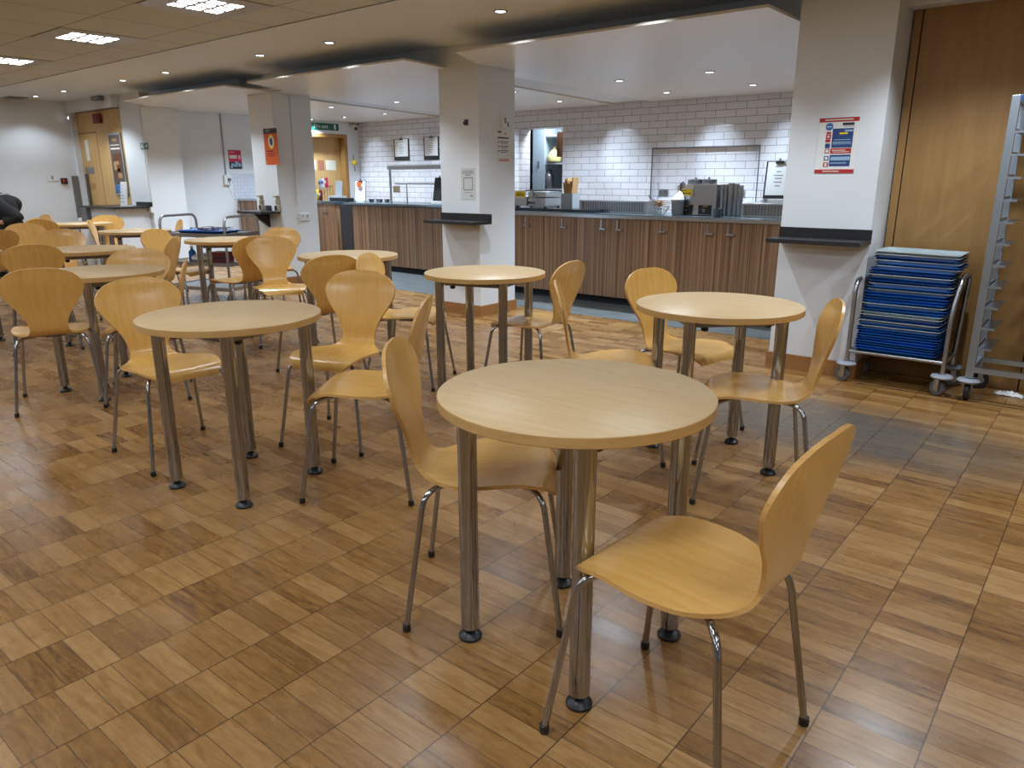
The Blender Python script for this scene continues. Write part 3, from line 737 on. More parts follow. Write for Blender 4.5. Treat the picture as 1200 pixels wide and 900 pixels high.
# ------------------------------------------------------------------ counters
def X_at(px, Y, py=245): return atY(px, py, Y).x
WT = .93
# right-hand counter: one cabinet per door, continuous worktop
yF = 6.60
hpx = [615.9, 658.7, 704.8, 723.8, 774.8, 830.1, 854.2]
hX = [X_at(p, yF, 256) for p in hpx]
seams = [X_at(592, yF), X_at(637, yF), X_at(689, yF), X_at(714, yF), X_at(741, yF), X_at(802, yF), X_at(842, yF), X_at(897, yF)]
for i, hx_ in enumerate(hX):
    a, c = seams[i], seams[i+1]
    t = thing('counter_cabinet', 'streaky wood-look counter cabinet with bar handle, %s from the middle pillar' % ORD[i], 'cabinet', ((a+c)/2, yF, 0), 0, 'cabinets of the right-hand servery counter')
    w_ = (c-a)/2
    MB().span((-w_+.002, .022, .10), (w_-.002, .68, .885)).build('body', 'greybox', t)
    MB().span((-w_, .06, 0), (w_, .6, .10)).build('plinth', 'darkgap', t)
    d = MB().span((-w_+.0015, 0, .085), (w_-.0015, .02, .885)).build('door', 'zebrano', t)
    hl = hx_-(a+c)/2
    MB().span((hl-.007, -.006, .775), (hl+.007, 0, .872)).span((hl-.007, -.032, .772), (hl+.07, -.006, .787), .003).build('handle', 'steel', d)
t = thing('counter_cabinet', 'narrow streaky wood-look end panel of the counter beside the right pillar', 'cabinet', (seams[-1], yF, 0), 0, 'cabinets of the right-hand servery counter')
MB().span((.0, 0, .085), (.42, .68, .885)).build('body', 'zebrano', t); MB().span((0, .06, 0), (.42, .6, .085)).build('plinth', 'darkgap', t)
x0, x1 = seams[0]-.05, seams[-1]+.44
t = thing('worktop', 'long blue-grey worktop with a steel front edge on the right-hand counter', 'worktop', ((x0+x1)/2, yF, .886), 0)
w_ = (x1-x0)/2
MB().span((-w_, -.02, 0), (w_, .75, .044), .003).build('slab', 'worktop', t)
MB().span((-w_, -.028, .004), (w_, -.02, .036), .002).build('edge_trim', 'steel', t)
xr = X_at(690, yF)-x0-w_
MB().span((-w_, .10, .0445), (xr, .70, .075), .003).build('raised_slab', 'granite', t)
# left-hand counter
yL, ZL = 7.08, .945
xa, xb = X_at(413, yL), -5.66
t = thing('counter_cabinet', 'streaky wood-look counter front between the black gap and the middle pillar', 'cabinet', ((xa+xb)/2, yL, 0), 0)
w_ = (xb-xa)/2
MB().span((-w_, 0, .085), (w_, .03, .905)).build('front_panel', 'zebrano', t)
MB().span((-w_, .03, .09), (w_, .7, .905)).build('body', 'greybox', t)
MB().span((-w_, .06, 0), (w_, .6, .085)).build('plinth', 'darkgap', t)
t = thing('worktop', 'dark worktop with a pale edge on the counter left of the middle pillar', 'worktop', ((xa+xb)/2, yL, .906), 0)
MB().span((-w_-.16, -.03, .012), (w_, .78, .04), .003).build('slab', 'worktop', t)
MB().span((-w_-.16, -.026, 0), (w_, -.005, .012)).build('shadow_gap', 'granite', t)
xg = X_at(398.5, yL+.1)
t = thing('counter_end_panel', 'black recessed panel closing the counter left of the streaky front', 'panel', ((xg+xa)/2, yL+.10, 0), 0)
MB().span((-(xa-xg)/2-.005, 0, 0), ((xa-xg)/2-.002, .05, .9), .003).build('panel', 'blackmat', t)
# small drawer cabinet beyond the gap
R_ = Vector((xg, yL+.06, 0)); ang = radians(-16)
t = thing('drawer_cabinet', 'streaky wood-look drawer cabinet beside the far pillar, left of the black gap', 'cabinet', (R_.x-.05, R_.y, 0), ang)
MB().span((-.95, .0, .085), (0, .6, .905)).build('body', 'zebrano', t)
MB().span((-.95, .04, 0), (0, .55, .085)).build('plinth', 'darkgap', t)
MB().span((-.98, -.03, .906), (.02, .65, .95), .003).build('top', 'worktop', t)
d = MB().span((-.55, -.008, .70), (-.02, 0, .895)).build('drawer', 'zebrano', t)
MB().span((-.50, -.03, .77), (-.32, -.008, .785), .003).build('handle', 'steel', d)
# corner cabinet under the mosaic splashback
t = thing('corner_cabinet', 'streaky wood-look cabinet standing below the small-tile splashback', 'cabinet', (-10.62, 6.62, 0), 0)
MB().span((-.44, 0, .08), (.55, .6, .95)).build('body', 'zebrano', t)
MB().span((-.44, .04, 0), (.55, .58, .08)).build('plinth', 'darkgap', t)
MB().span((-.46, -.02, .95), (.57, .6, .98), .003).build('top', 'steel', t)

# ------------------------------------------------------------------ things on the right-hand counter
Z0 = .886+.0445; Z1 = .886+.0755
def put(name, label, cat, px, Y, z=Z0, rz=0, group=None): return thing(name, label, cat, (X_at(px, Y, 240), Y, z+.0005), rz, group)
t = put('contact_grill', 'steel contact grill with a yellow notice, on the counter by the middle pillar', 'grill', 636, 6.98, Z1)
MB().span((-.30, -.17, .015), (-.10, .17, .12), .006).span((-.08, -.17, .015), (.16, .17, .11), .006).build('base', 'steel', t)
MB().box((.04, 0, .145), (.25, .33, .06), 0, .008).build('lid', 'steel', t)
MB().tube([(-.12, -.17, .19), (.20, -.17, .19)], .009, 8).tube([(-.02, -.16, .185), (.05, -.24, .04)], .007, 8).build('handle', 'chrome', t)
for x in (-.06, .0): MB().cyl((x, -.172, .055), (x, -.19, .055), .014, 14).build('knob', 'black', t)
for x in (-.27, .13): MB().lathe([(.014, 0), (.014, .016)], (x, -.13, 0), 10).lathe([(.014, 0), (.014, .016)], (x, .13, 0), 10).build('feet', 'black', t)
nt = MB().box((-.19, -.175, .145), (.16, .006, .085), 0).build('notice', 'white', t)
MB().box((-.19, -.1795, .147), (.148, .003, .062)).build('yellow_field', 'yellow', nt)
rects(nt, 'printed_lines', [(-.19, .155, .08, .006), (-.19, .138, .12, .008)], 'ink', -.182, .001)
t = put('box_of_bags', 'grey box filled with brown paper bags beside the contact grill', 'box', 668.5, 6.95, Z1)
b = MB().span((-.075, -.075, 0), (.075, .075, .004)); 
for s in (-1, 1): b.span((s*.075-.002, -.075, 0), (s*.075+.002, .075, .16)); b.span((-.075, s*.075-.002, 0), (.075, s*.075+.002, .16))
b.build('box', 'greybox', t)
for k in range(6):
    bb = MB().box((-.045+.018*k, .0, .15+.012*(k % 3)), (.012, .11, .26+.02*((k*7) % 4)), 0, 0, Matrix.Rotation(.05*(k-2.5), 3, 'Y'))
    bb.build('paper_bag', 'kraft', t)
t = put('paper_sheet', 'white papers lying on the worktop right of the box of bags', 'paper', 690, 6.85, Z0)
MB().box((-.06, 0, .001), (.2, .12, .0015), .2).box((.07, .02, .0028), (.18, .1, .0012), -.1).build('sheets', 'paper', t)
def well(px0, px1, Y, label):
    xa_, xb_ = X_at(px0, Y), X_at(px1, Y); w_ = (xb_-xa_)/2
    t = thing('display_well', label, 'display unit', ((xa_+xb_)/2, Y, Z0+.0005), 0, 'low steel display wells')
    MB().span((-w_, -.12, 0), (w_, .22, .016), .002).build('base', 'steel', t)
    MB().span((-w_+.03, -.10, .016), (w_-.03, -.094, .11)).build('mesh_panel', 'darksteel', t)
    b = MB()
    n = int(w_*2/.03)
    for k in range(n): b.span((-w_+.03+k*.03, -.104, .02), (-w_+.036+k*.03, -.100, .105))
    b.build('grille_bars', 'steel', t)
    MB().span((-w_, -.125, .108), (w_, .22, .125), .003).build('top_rail', 'steel', t)
    MB().span((-w_, -.12, .016), (-w_+.03, .22, .108)).span((w_-.03, -.12, .016), (w_, .22, .108)).build('end_panels', 'steel', t)
well(686, 764, 6.98, 'low steel display well with grille, middle of the right-hand counter')
well(874, 930, 6.98, 'low steel display well with grille beside the right pillar')
t = put('wire_basket', 'wire basket with wooden cutlery and tongs, left of the white bucket', 'basket', 773, 6.78)
b = MB()
for k in range(12):
    a = 2*pi*k/12; b.tube([(.05*cos(a), .05*sin(a), .003), (.10*cos(a), .10*sin(a), .075)], .002, 6)
for r, zz in ((.05, .003), (.075, .04), (.10, .075)):
    b.tube([(r*cos(2*pi*k/20), r*sin(2*pi*k/20), zz) for k in range(21)], .0025, 6)
b.build('basket', 'steel', t)
b = MB()
for k in range(14):
    a = k*2.4; b.box((.03*cos(a), .03*sin(a), .085+.004*k), (.16, .012, .004), a, 0)
b.build('wooden_cutlery', 'kraft', t)
b = MB()
for k in range(3): b.tube([(-.02+.03*k, -.03, .05), (-.12+.03*k, -.02, .19-.02*k)], .004, 6)
b.build('tongs', 'chrome', t)
t = put('napkin_bucket', 'grey bucket stuffed with a white napkin before the soup warmer', 'bucket', 794.5, 6.80)
MB().lathe([(.052, 0), (.054, .004), (.066, .13), (.069, .134), (.064, .134), (.051, .01), (0, .008)], seg=24).build('bucket', 'greybox', t)
b = MB().lathe([(.060, .125), (.066, .15), (.045, .18), (.02, .215), (.004, .235)], seg=11, smooth=False)
for v in b.bm.verts: v.co.x += .012*sin(40*v.co.z+3*v.co.y); v.co.y += .01*cos(60*v.co.z)
b.build('napkin', 'paper', t)
t = put('soup_warmer', 'steel soup warmer with two black control panels and yellow notice', 'soup warmer', 823, 6.99)
MB().span((-.215, -.13, .0), (.20, .2, .295), .008).build('body', 'steel', t)
for x in (-.095, .10):
    c_ = MB().span((x-.075, -.136, .012), (x+.06, -.129, .10)).build('control_panel', 'black', t)
    MB().cyl((x-.012, -.136, .05), (x-.012, -.15, .05), .016, 16).build('dial', 'darksteel', c_)
    MB().span((x-.05, -.138, .06), (x-.04, -.1355, .07)).build('lamp', 'red', c_)
    MB().box((x-.005, -.137, .088), (.05, .002, .012)).build('emblem', 'kraft', c_)
nt = MB().box((-.125, -.136, .235), (.17, .004, .11)).build('notice', 'white', t)
MB().box((-.125, -.139, .218), (.158, .002, .06)).build('yellow_field', 'yellow', nt)
rects(nt, 'printed_lines', [(-.14, .232, .06, .006), (-.12, .208, .11, .009), (-.14, .268, .015, .012)], 'ink', -.1406, .001)
for x in (-.10, .04):
    l = MB().lathe([(.075, .295), (.078, .298), (.078, .332), (.082, .337), (.07, .342), (0, .345)], (x, .03, 0), 24).build('pot', 'chrome', t)
    MB().lathe([(.008, .343), (.008, .352), (.016, .354), (.012, .36), (0, .361)], (x, .03, 0), 14).build('lid_knob', 'black', l)
t = put('ladle', 'dark ladle standing in the bucket by the soup warmer', 'ladle', 797, 6.845)
MB().tube([(0, .0, .01), (-.005, 0, .24), (0, 0, .30), (.02, 0, .315), (.04, 0, .29)], .012, 8).build('handle', 'darksteel', t)
MB().lathe([(0, -.0), (.03, .004), (.042, .02), (.045, .035), (.04, .035), (.03, .012), (0, .008)], seg=18).build('bowl', 'darksteel', t)
for k, (px, h) in enumerate(((849.5, .29), (855.5, .305), (861.5, .30), (866.5, .285))):
    t = put('cup_tower', 'tall stack of steel beakers on the counter, %s from the soup warmer' % ORD[k], 'beakers', px, 6.98-.01*(k % 2), Z0, 0, 'stacks of steel beakers')
    prof = [(.026, 0)]; zz = 0
    while zz < h-.03: prof += [(.028, zz+.003), (.029, zz+.022), (.0265, zz+.024)]; zz += .026
    prof += [(.029, h), (.025, h), (.023, h-.02), (0, h-.02)]
    MB().lathe(prof, seg=18).build('stack', 'steel', t)
t = put('cup', 'small dark grey cup at the front edge of the right-hand counter', 'cup', 841, 6.70)
MB().lathe([(.036, 0), (.038, .004), (.048, .075), (.05, .077), (.046, .077), (.035, .008), (0, .006)], seg=22).build('bowl', 'darksteel', t)
t = put('display_screen', 'slim black screen edge-on behind the contact grill', 'screen', 600, 7.10, Z1, radians(126))
MB().span((-.17, -.012, .12), (.17, .012, .42), .004).build('panel', 'black', t); MB().span((-.02, -.01, .0), (.02, .01, .13)).span((-.08, -.05, 0), (.08, .05, .012)).build('stand', 'black', t)
t = put('till_printer', 'white till printer half hidden by the middle pillar', 'printer', 603, 6.86, Z1)
MB().span((-.05, -.06, 0), (.05, .06, .09), .012).build('body', 'white', t); MB().span((-.03, -.05, .09), (.03, .02, .12), .003).build('paper_roll', 'paper', t)
# menu clipboards: board, sheet and bulldog clip
def clipboard(label, loc, rz, lean, w_=.24, h=.36, front='paper', back='black', print_=True, bx_=.05, bz_=.075):
    t = thing('menu_clipboard', label, 'clipboard', loc, rz, 'menu clipboards of the servery')
    R3 = Matrix.Rotation(-lean, 3, 'X')
    def bx(c, d, nm, mt, par, bev=0): return MB().box(R3 @ Vector(c), d, 0, bev, R3).build(nm, mt, par)
    bx((0, 0, h/2), (w_, .006, h), 'board', back, t)
    if front: 
        s = bx((0, -.0045, h/2+bz_/2-.008), (w_-bx_, .002, h-bz_), 'menu_sheet', front, t)
        if print_:
            b = MB()
            for k, (x, z, ww) in enumerate(((0, .86, .3), (0, .72, .16), (0, .62, .34), (0, .54, .26), (0, .44, .3), (0, .34, .2))): b.box(R3 @ Vector((x, -.0062, h*z)), (ww*w_, .001, .009), 0, 0, R3)
            b.build('printed_lines', 'greytext', s)
    bx((0, -.010, h-.012), (.075, .02, .022), 'clip', 'black', t, .004)
    bx((0, -.006, h+.012), (.022, .006, .03), 'clip_loop', 'darksteel', t, .002)
    return t
clipboard('menu clipboard hanging on the tiled wall, left of the two', (atY(470, 175, 9.13).x, 9.14, 1.585), 0, 0, .38, .36)
clipboard('menu clipboard hanging on the tiled wall, right of the two', (atY(505, 174, 9.13).x, 9.14, 1.585), 0, 0, .36, .37)
p = X_at(910, 7.25)
t = thing('menu_stand', 'white block holding the tilted menu clipboard beside the right pillar', 'stand', (p-.02, 7.22, Z0+.0005), 0)
MB().span((-.12, -.04, 0), (.10, .06, .16), .004).build('block', 'white', t)
clipboard('menu clipboard leaning back on its block beside the right pillar', (p, 7.20, Z0+.162), radians(14), .30, .24, .36, bx_=.03, bz_=.04)
ZW = .946
p = X_at(423, 7.35)
c_ = clipboard('menu clipboard with an orange picture standing on the left-hand counter', (p, 7.35, ZW+.02), radians(8), .10, .21, .29, bx_=.012, bz_=.012)
MB().box((0, -.016, .235), (.08, .002, .075)).build('picture', 'orange', c_)
t = thing('menu_stand', 'pale foot under the menu with the orange picture', 'stand', (p, 7.36, ZW+.0005), 0)
MB().span((-.08, -.03, 0), (.08, .05, .019), .003).build('block', 'cream', t)
p = X_at(513, 7.35)
clipboard('black clipboard turned away, standing on the counter beside the middle pillar', (p, 7.35, ZW+.042), radians(-6), .16, .2, .31, None)
t = thing('menu_stand', 'white block under the black clipboard beside the middle pillar', 'stand', (p, 7.36, ZW+.0005), 0)
MB().span((-.10, -.04, 0), (.10, .06, .04), .004).build('block', 'white', t)
# steel and glass gantry over the left-hand counter
xa_, xb_ = X_at(456, 7.45, 215), -6.45
t = thing('food_gantry', 'steel and glass food gantry standing on the left-hand counter', 'gantry', (xa_, 7.45, ZW+.0005), 0)
L = xb_-xa_
for x in (.03, L-.03):
    MB().tube([(x, 0, 0), (x, 0, .50)], .017, 12).lathe([(.035, 0), (.035, .01)], (x, 0, 0), 16).build('post', 'steel', t)
MB().span((-.08, -.20, .515), (L, .22, .525)).build('glass_shelf', 'glass', t)
MB().span((0, -.03, .46), (L, .03, .512), .004).build('light_rail', 'steel', t)
MB().span((.0, .10, .255), (L, .38, .275), .002).build('lower_shelf', 'steel', t)
for x in (.1, L/2): MB().cyl((x, .25, 0), (x, .25, .255), .01, 10).build('shelf_support', 'steel', t)
for k in range(4):
    t = thing('steel_bowl', 'small steel bowl on the left-hand counter, %s along from the menu with the orange picture' % ORD[k], 'bowl', (X_at(436+5*k, 7.5), 7.5+.05*(k % 2), ZW+.0005), 0, 'steel bowls')
    MB().lathe([(.02, 0), (.03, .002), (.045, .04), (.047, .042), (.042, .04), (.025, .006), (0, .004)], seg=18).build('bowl', 'chrome', t)
t = thing('charging_frame', 'thin white wire frame on the counter right of the orange-picture menu', 'frame', (X_at(440, 7.6), 7.62, ZW+.0005), .3)
MB().tube([(-.04, 0, 0), (-.04, 0, .12), (.04, 0, .12), (.04, 0, 0)], .003, 8, .02).build('wire', 'white', t)
# till and crisps on the drawer cabinet
bx_, by_ = R_.x-.45, R_.y+.30
t = thing('card_till', 'pale grey till with upright panel beside the oak fire door', 'till', (X_at(396, 7.52), 7.52, .9505), .2)
MB().span((-.11, -.10, 0), (.11, .10, .07), .008).build('base', 'greybox', t); MB().box((0, .05, .18), (.13, .02, .24), 0, .005, Matrix.Rotation(-.12, 3, 'X')).build('panel', 'greybox', t)
t = thing('snack_rack', 'black wire rack of crisp packets on the drawer cabinet', 'rack', (X_at(379.5, 7.55), 7.55, .9505), -.28)
b = MB()
for x in (-.18, -.06, .06, .18): b.tube([(x, -.1, 0), (x, -.1, .08), (x, .1, .22), (x, .1, 0)], .004, 6)
b.tube([(-.18, -.1, .08), (.18, -.1, .08)], .004, 6).tube([(-.18, .1, .22), (.18, .1, .22)], .004, 6); b.build('frame', 'black', t)
t = thing('cash_tray', 'low black tray on the counter between till and orange-picture menu', 'tray', (X_at(401, 7.35), 7.36, ZW+.0055), 0)
MB().span((-.22, -.07, 0), (.20, .07, .05), .005).build('body', 'black', t)
base_p = None
for dx, dz, mt, lab in ((-.15, .23, 'paleblue', 'pale blue crisp packet in the snack rack'), (-.03, .24, 'white', 'white crisp packet in the snack rack'), (.10, .25, 'crimson', 'red crisp packet at the upper right of the snack rack'), (-.15, .07, 'yellow', 'yellow crisp packet at the left of the snack rack'), (-.03, .06, 'yellow', 'yellow crisp packet low in the middle of the snack rack'), (.09, .06, 'maroon', 'dark red crisp packet low in the snack rack')):
    b = MB(); n = 8; G1, G2 = [], []
    for i in range(n+1):
        for j in range(n+1):
            u, v_ = 2*i/n-1, 2*j/n-1; bul = .022*sqrt(max(0, (1-u*u)*(1-v_**4)))+.001
            G1.append(b.bm.verts.new((u*.06, -bul, v_*.08))); G2.append(b.bm.verts.new((u*.06, bul, v_*.08)))
    fs = []
    for i in range(n):
        for j in range(n):
            k = i*(n+1)+j; fs.append(b.bm.faces.new((G1[k], G1[k+n+1], G1[k+n+2], G1[k+1]))); fs.append(b.bm.faces.new((G2[k], G2[k+1], G2[k+n+2], G2[k+n+1])))
    for i in range(n):
        for A, B in ((i, i+1), (i*(n+1), (i+1)*(n+1)), (n*(n+1)+i, n*(n+1)+i+1), (i*(n+1)+n, (i+1)*(n+1)+n)): fs.append(b.bm.faces.new((G1[A], G1[B], G2[B], G2[A])))
    b._mark(fs, True)
    o = b.build('crisp_packet', mt, None, (X_at(379.5, 7.55)+dx*.96, 7.50+dx*-.28+(.09 if dz > .1 else -.03), .952+dz+.02), -.28); tag(o, lab, 'crisp packet', 'crisp packets in the snack rack')
    MB().span((-.035, -.026, -.01), (.035, -.020, .035)).build('printed_panel', 'navy' if mt in ('white', 'paleblue') else 'cream', o)
# sockets and small fittings
def socket(label, loc, rz, w_=.146, h=.086, plate='steel'):
    t = thing('wall_socket', label, 'socket', loc, rz)
    MB().box((0, -.006, 0), (w_, .012, h), 0, .003).build('plate', plate, t)
    b = MB()
    for s in (-1, 1): b.box((s*w_*.24, -.0125, .012), (.012, .002, .018)).box((s*w_*.24-.015, -.0125, -.015), (.006, .002, .010)).box((s*w_*.24+.015, -.0125, -.015), (.006, .002, .010))
    b.build('slots', 'black', t)
p = atY(465, 221.5, 9.149); socket('dark twin socket low on the tiled wall under the gantry', (p.x, 9.149, p.z), 0, .16, .1, 'steel')
p = atY(776, 226, 9.239); socket('steel twin socket in the left corner of the tiled niche', (p.x+.02, 9.239, p.z), 0)
p = atY(869, 227, 9.239); socket('steel socket in the right of the tiled niche behind the beakers', (p.x, 9.239, p.z), 0, .09)
p = atX(357, 254, C1[1]); socket('white twin socket on the side of the far pillar', (C1[1], p.y, p.z), FACE_RIGHT, .15, .09, 'white')
p = atX(265, 211, -11.1); t = thing('wall_socket', 'white fused socket at the end of the grey conduit, with a plug', 'socket', (-11.1, p.y, p.z), FACE_RIGHT)
MB().box((0, -.02, 0), (.10, .04, .15), 0, .004).build('box', 'white', t); MB().box((.03, -.05, .01), (.05, .03, .04), 0, .004).build('plug', 'darksteel', t)
def cond(label, a, b_, r=.011, mt='greybox'):
    t = thing('cable_conduit', label, 'conduit', a, 0); MB().cyl((0, 0, 0), Vector(b_)-Vector(a), r, 8).build('pipe', mt, t); return t
q = atX(256, 132, -11.085); cond('grey conduit running down the wall above the plugged-in socket', (-11.088, p.y, p.z+.075), (-11.088, p.y, 2.245))
cond('thin white conduit on the side of the far pillar', (C1[1]+.009, 5.56, .98), (C1[1]+.009, 5.56, 2.245), .008, 'white')
cond('thin conduit down the corner of the pillar by the half wall', (C0[1]-.03, C0[2]-.009, .985), (C0[1]-.03, C0[2]-.009, 2.245), .005, 'white')
t = thing('power_cord', 'white power cord hanging from the plugged-in socket', 'cord', (-11.08, p.y, p.z), 0)
MB().tube([(.04, .03, -.02), (.03, .05, -.12), (.04, .10, -.22), (.03, .14, -.30), (.04, .08, -.42), (.03, .05, -.55)], .005, 6, .05).build('cord', 'white', t)
t = thing('wall_socket', 'small pale socket on the pillar under the half-wall ledge', 'socket', (-10.85, C0[2]-.001, .86), 0)
MB().box((.03, -.02, 0), (.12, .04, .08), 0, .004).build('box', 'white', t); MB().box((.03, -.042, .0), (.05, .004, .04)).build('cover', 'greybox', t)
p = atX(61, 208, -13.0); t = thing('light_switch', 'white light switch on the left wall', 'switch', (-13.0, p.y, p.z), FACE_RIGHT)
MB().box((0, -.005, 0), (.15, .01, .11), 0, .003).build('plate', 'white', t); MB().box((0, -.012, 0), (.03, .006, .05), 0, .002).build('rocker', 'greybox', t)
p = atX(77.5, 212, -12.93); t = thing('call_point', 'small black and red call point by the oak door', 'alarm', (-12.935, 5.0, p.z), FACE_RIGHT)
t.location = (-13.0, p.y-.02, p.z)
MB().box((0.01, -.02, 0), (.09, .04, .085), 0, .004).build('box', 'black', t); MB().box((0.0, -.042, 0), (.03, .004, .05)).build('mark', 'red', t)
t = thing('corner_guard', 'tall grey guard panel beside the oak door', 'panel', (-12.99, 4.90, 0), FACE_RIGHT)
MB().span((.02, -.03, 0), (.11, 0, 1.33), .004).build('panel', 'greybrown', t)
# ------------------------------------------------------------------ signs and posters
p = atX(379, 149, -11.1)
t = thing('exit_sign', 'green Fire exit sign above the oak fire door', 'sign', (-11.098, 8.39, 2.155), FACE_RIGHT)
MB().box((0, -.006, 0), (.62, .012, .115), 0, .002).build('panel', 'green', t)
text('Fire exit', .088, 'white', t, -.07, .0, -.0125)
b = MB().box((.225, -.0125, .0), (.045, .001, .085)); b.build('door_symbol', 'white', t)
b = MB().cyl((.20, -.0135, .028), (.20, -.0125, .028), .010, 12).box((.197, -.013, .0), (.016, .001, .035), 0, 0, Matrix.Rotation(.3, 3, 'Y')).box((.188, -.013, -.028), (.03, .001, .009), 0, 0, Matrix.Rotation(.7, 3, 'Y')).box((.21, -.013, -.028), (.03, .001, .009), 0, 0, Matrix.Rotation(-.9, 3, 'Y'))
b.build('running_figure', 'green', t)
p = atY(169.5, 171.3, C0[2]-.001)
t = thing('exit_sign', 'small green running-man sign with arrow on the pillar by the half wall', 'sign', (p.x, C0[2]-.001, p.z), 0)
MB().box((0, -.004, 0), (.22, .008, .085), 0, .001).build('panel', 'green', t)
b = MB().box((-.07, -.0085, 0), (.04, .001, .06)).box((-.03, -.0085, -.005), (.03, .001, .012), 0, 0, Matrix.Rotation(.6, 3, 'Y')).cyl((-.015, -.009, .022), (-.015, -.008, .022), .009, 10).box((-.008, -.0085, -.02), (.04, .001, .01), 0, 0, Matrix.Rotation(-.7, 3, 'Y'))
b.box((.065, -.0085, 0), (.05, .001, .012)).box((.08, -.0085, .01), (.03, .001, .012), 0, 0, Matrix.Rotation(.78, 3, 'Y')).box((.08, -.0085, -.01), (.03, .001, .012), 0, 0, Matrix.Rotation(-.78, 3, 'Y')); b.build('symbols', 'white', t)
# red-bordered notice on the right pillar
t = thing('poster', 'white notice with red borders and blue panel on the right pillar', 'poster', (-1.515, C3[2]-.001, 1.478), 0)
rect(t, 'sheet', 0, 0, .24, .335, 'paper', -.001, .002)
rects(t, 'red_bars', [(0, .155, .24, .025), (0, -.155, .24, .023), (.028, -.032, .125, .032)], 'red', -.0026)
rects(t, 'bar_text', [(0, .155, .17, .007), (-.02, -.155, .10, .006), (.015, -.028, .08, .005), (.03, -.038, .1, .004)], 'cream', -.0034)
rects(t, 'blue_panels', [(.03, .045, .125, .115), (.028, -.09, .125, .07)], 'navy', -.0026)
rects(t, 'pale_strips', [(.065, .088, .05, .012), (.03, -.078, .115, .022), (.03, .02, .11, .006), (.03, .035, .10, .004), (.03, .01, .11, .004), (.02, -.105, .1, .006)], 'paleblue', -.0034)
rects(t, 'yellow_strip', [(.035, .073, .05, .010)], 'yellow', -.0034)
MB().cyl((-.055, -.0022, .115), (-.055, -.0032, .115), .023, 24).build('blue_disc', 'bluep', t)
rects(t, 'disc_text', [(-.055, .115, .03, .005)], 'white', -.0036)
rects(t, 'crest_text', [(.058, .128, .07, .016)], 'ink', -.0026); rects(t, 'crest_line', [(.064, .113, .06, .004)], 'greytext', -.0026)
rects(t, 'red_pictograms', [(-.055, .078, .028, .012), (-.055, .055, .03, .028), (-.056, .03, .03, .018), (-.055, -.032, .028, .028), (-.055, -.115, .03, .028)], 'red', -.0026)
rects(t, 'white_marks', [(-.055, .055, .012, .012), (-.055, -.032, .018, .018), (-.055, -.115, .012, .02)], 'white', -.0034)
rects(t, 'dark_pictograms', [(-.055, .0, .03, .028), (-.055, -.075, .028, .028)], 'navy', -.0026)
MB().cyl((-.055, -.0032, -.075), (-.055, -.0038, -.075), .010, 16).build('ring_mark', 'white', t)
# notice on the middle pillar front (its code square left out)
p0, p1 = atY(540, 197, C2[2]-.002), atY(557.5, 234, C2[2]-.002)
t = thing('notice', 'pale paper notice on the front of the middle pillar above the ledge', 'notice', ((p0.x+p1.x)/2, C2[2]-.001, (p0.z+p1.z)/2), 0)
w_, h_ = p1.x-p0.x, p0.z-p1.z
rect(t, 'sheet', 0, 0, w_, h_, 'paper_grey', -.001, .002)
rects(t, 'heading', [(0, h_*.40, w_*.7, .008), (0, h_*.34, w_*.8, .008), (0, h_*.28, w_*.4, .008), (0, -h_*.28, w_*.5, .005), (w_*.22, -h_*.38, w_*.2, .012)], 'greytext', -.0026)
s_ = w_*.6; rects(t, 'frame_line', [(0, s_/2, s_, .005), (0, -s_/2, s_, .005), (-s_/2, 0, .005, s_), (s_/2, 0, .005, s_)], 'ink', -.0026)
p = atY(546.5, 143.5, C2[2]-.002)
t = thing('wall_sensor', 'small black sensor plate high on the middle pillar front', 'sensor', (p.x, C2[2]-.001, p.z), 0)
MB().box((0, -.004, 0), (.045, .008, .05), 0, .002).build('plate', 'black', t); MB().cyl((-.02, -.008, -.004), (-.02, -.011, -.004), .012, 14).build('button', 'black', t)
t = thing('notice', 'white printed notice with red footer on the side of the middle pillar', 'notice', (C2[1]+.001, 5.585, 1.565), FACE_RIGHT)
rect(t, 'sheet', 0, 0, .20, .30, 'paper', -.001, .002)
rects(t, 'print', [(-.06, .135, .05, .014), (.02, .12, .03, .008), (-.01, .083, .16, .012)] + [(.01, .05-.04*k, .12, .006) for k in range(3)] + [(.0, .035-.04*k, .10, .005) for k in range(3)] + [(-.075, .045-.04*k, .016, .014) for k in range(3)], 'ink', -.0026)
rects(t, 'red_footer', [(0, -.125, .18, .004), (0, -.104, .18, .003), (0, -.115, .14, .007)], 'red', -.0026)
t = thing('door_release', 'white call unit above the notice on the side of the middle pillar', 'switch', (C2[1]+.001, 5.585, 1.79), FACE_RIGHT)
MB().box((-.02, -.018, 0), (.065, .036, .115), 0, .006).build('case', 'white', t); MB().box((-.02, -.038, .01), (.03, .004, .05)).build('cover', 'greybox', t); MB().box((.055, -.004, -.02), (.022, .008, .04), 0, .002).build('blue_tag', 'bluep', t)
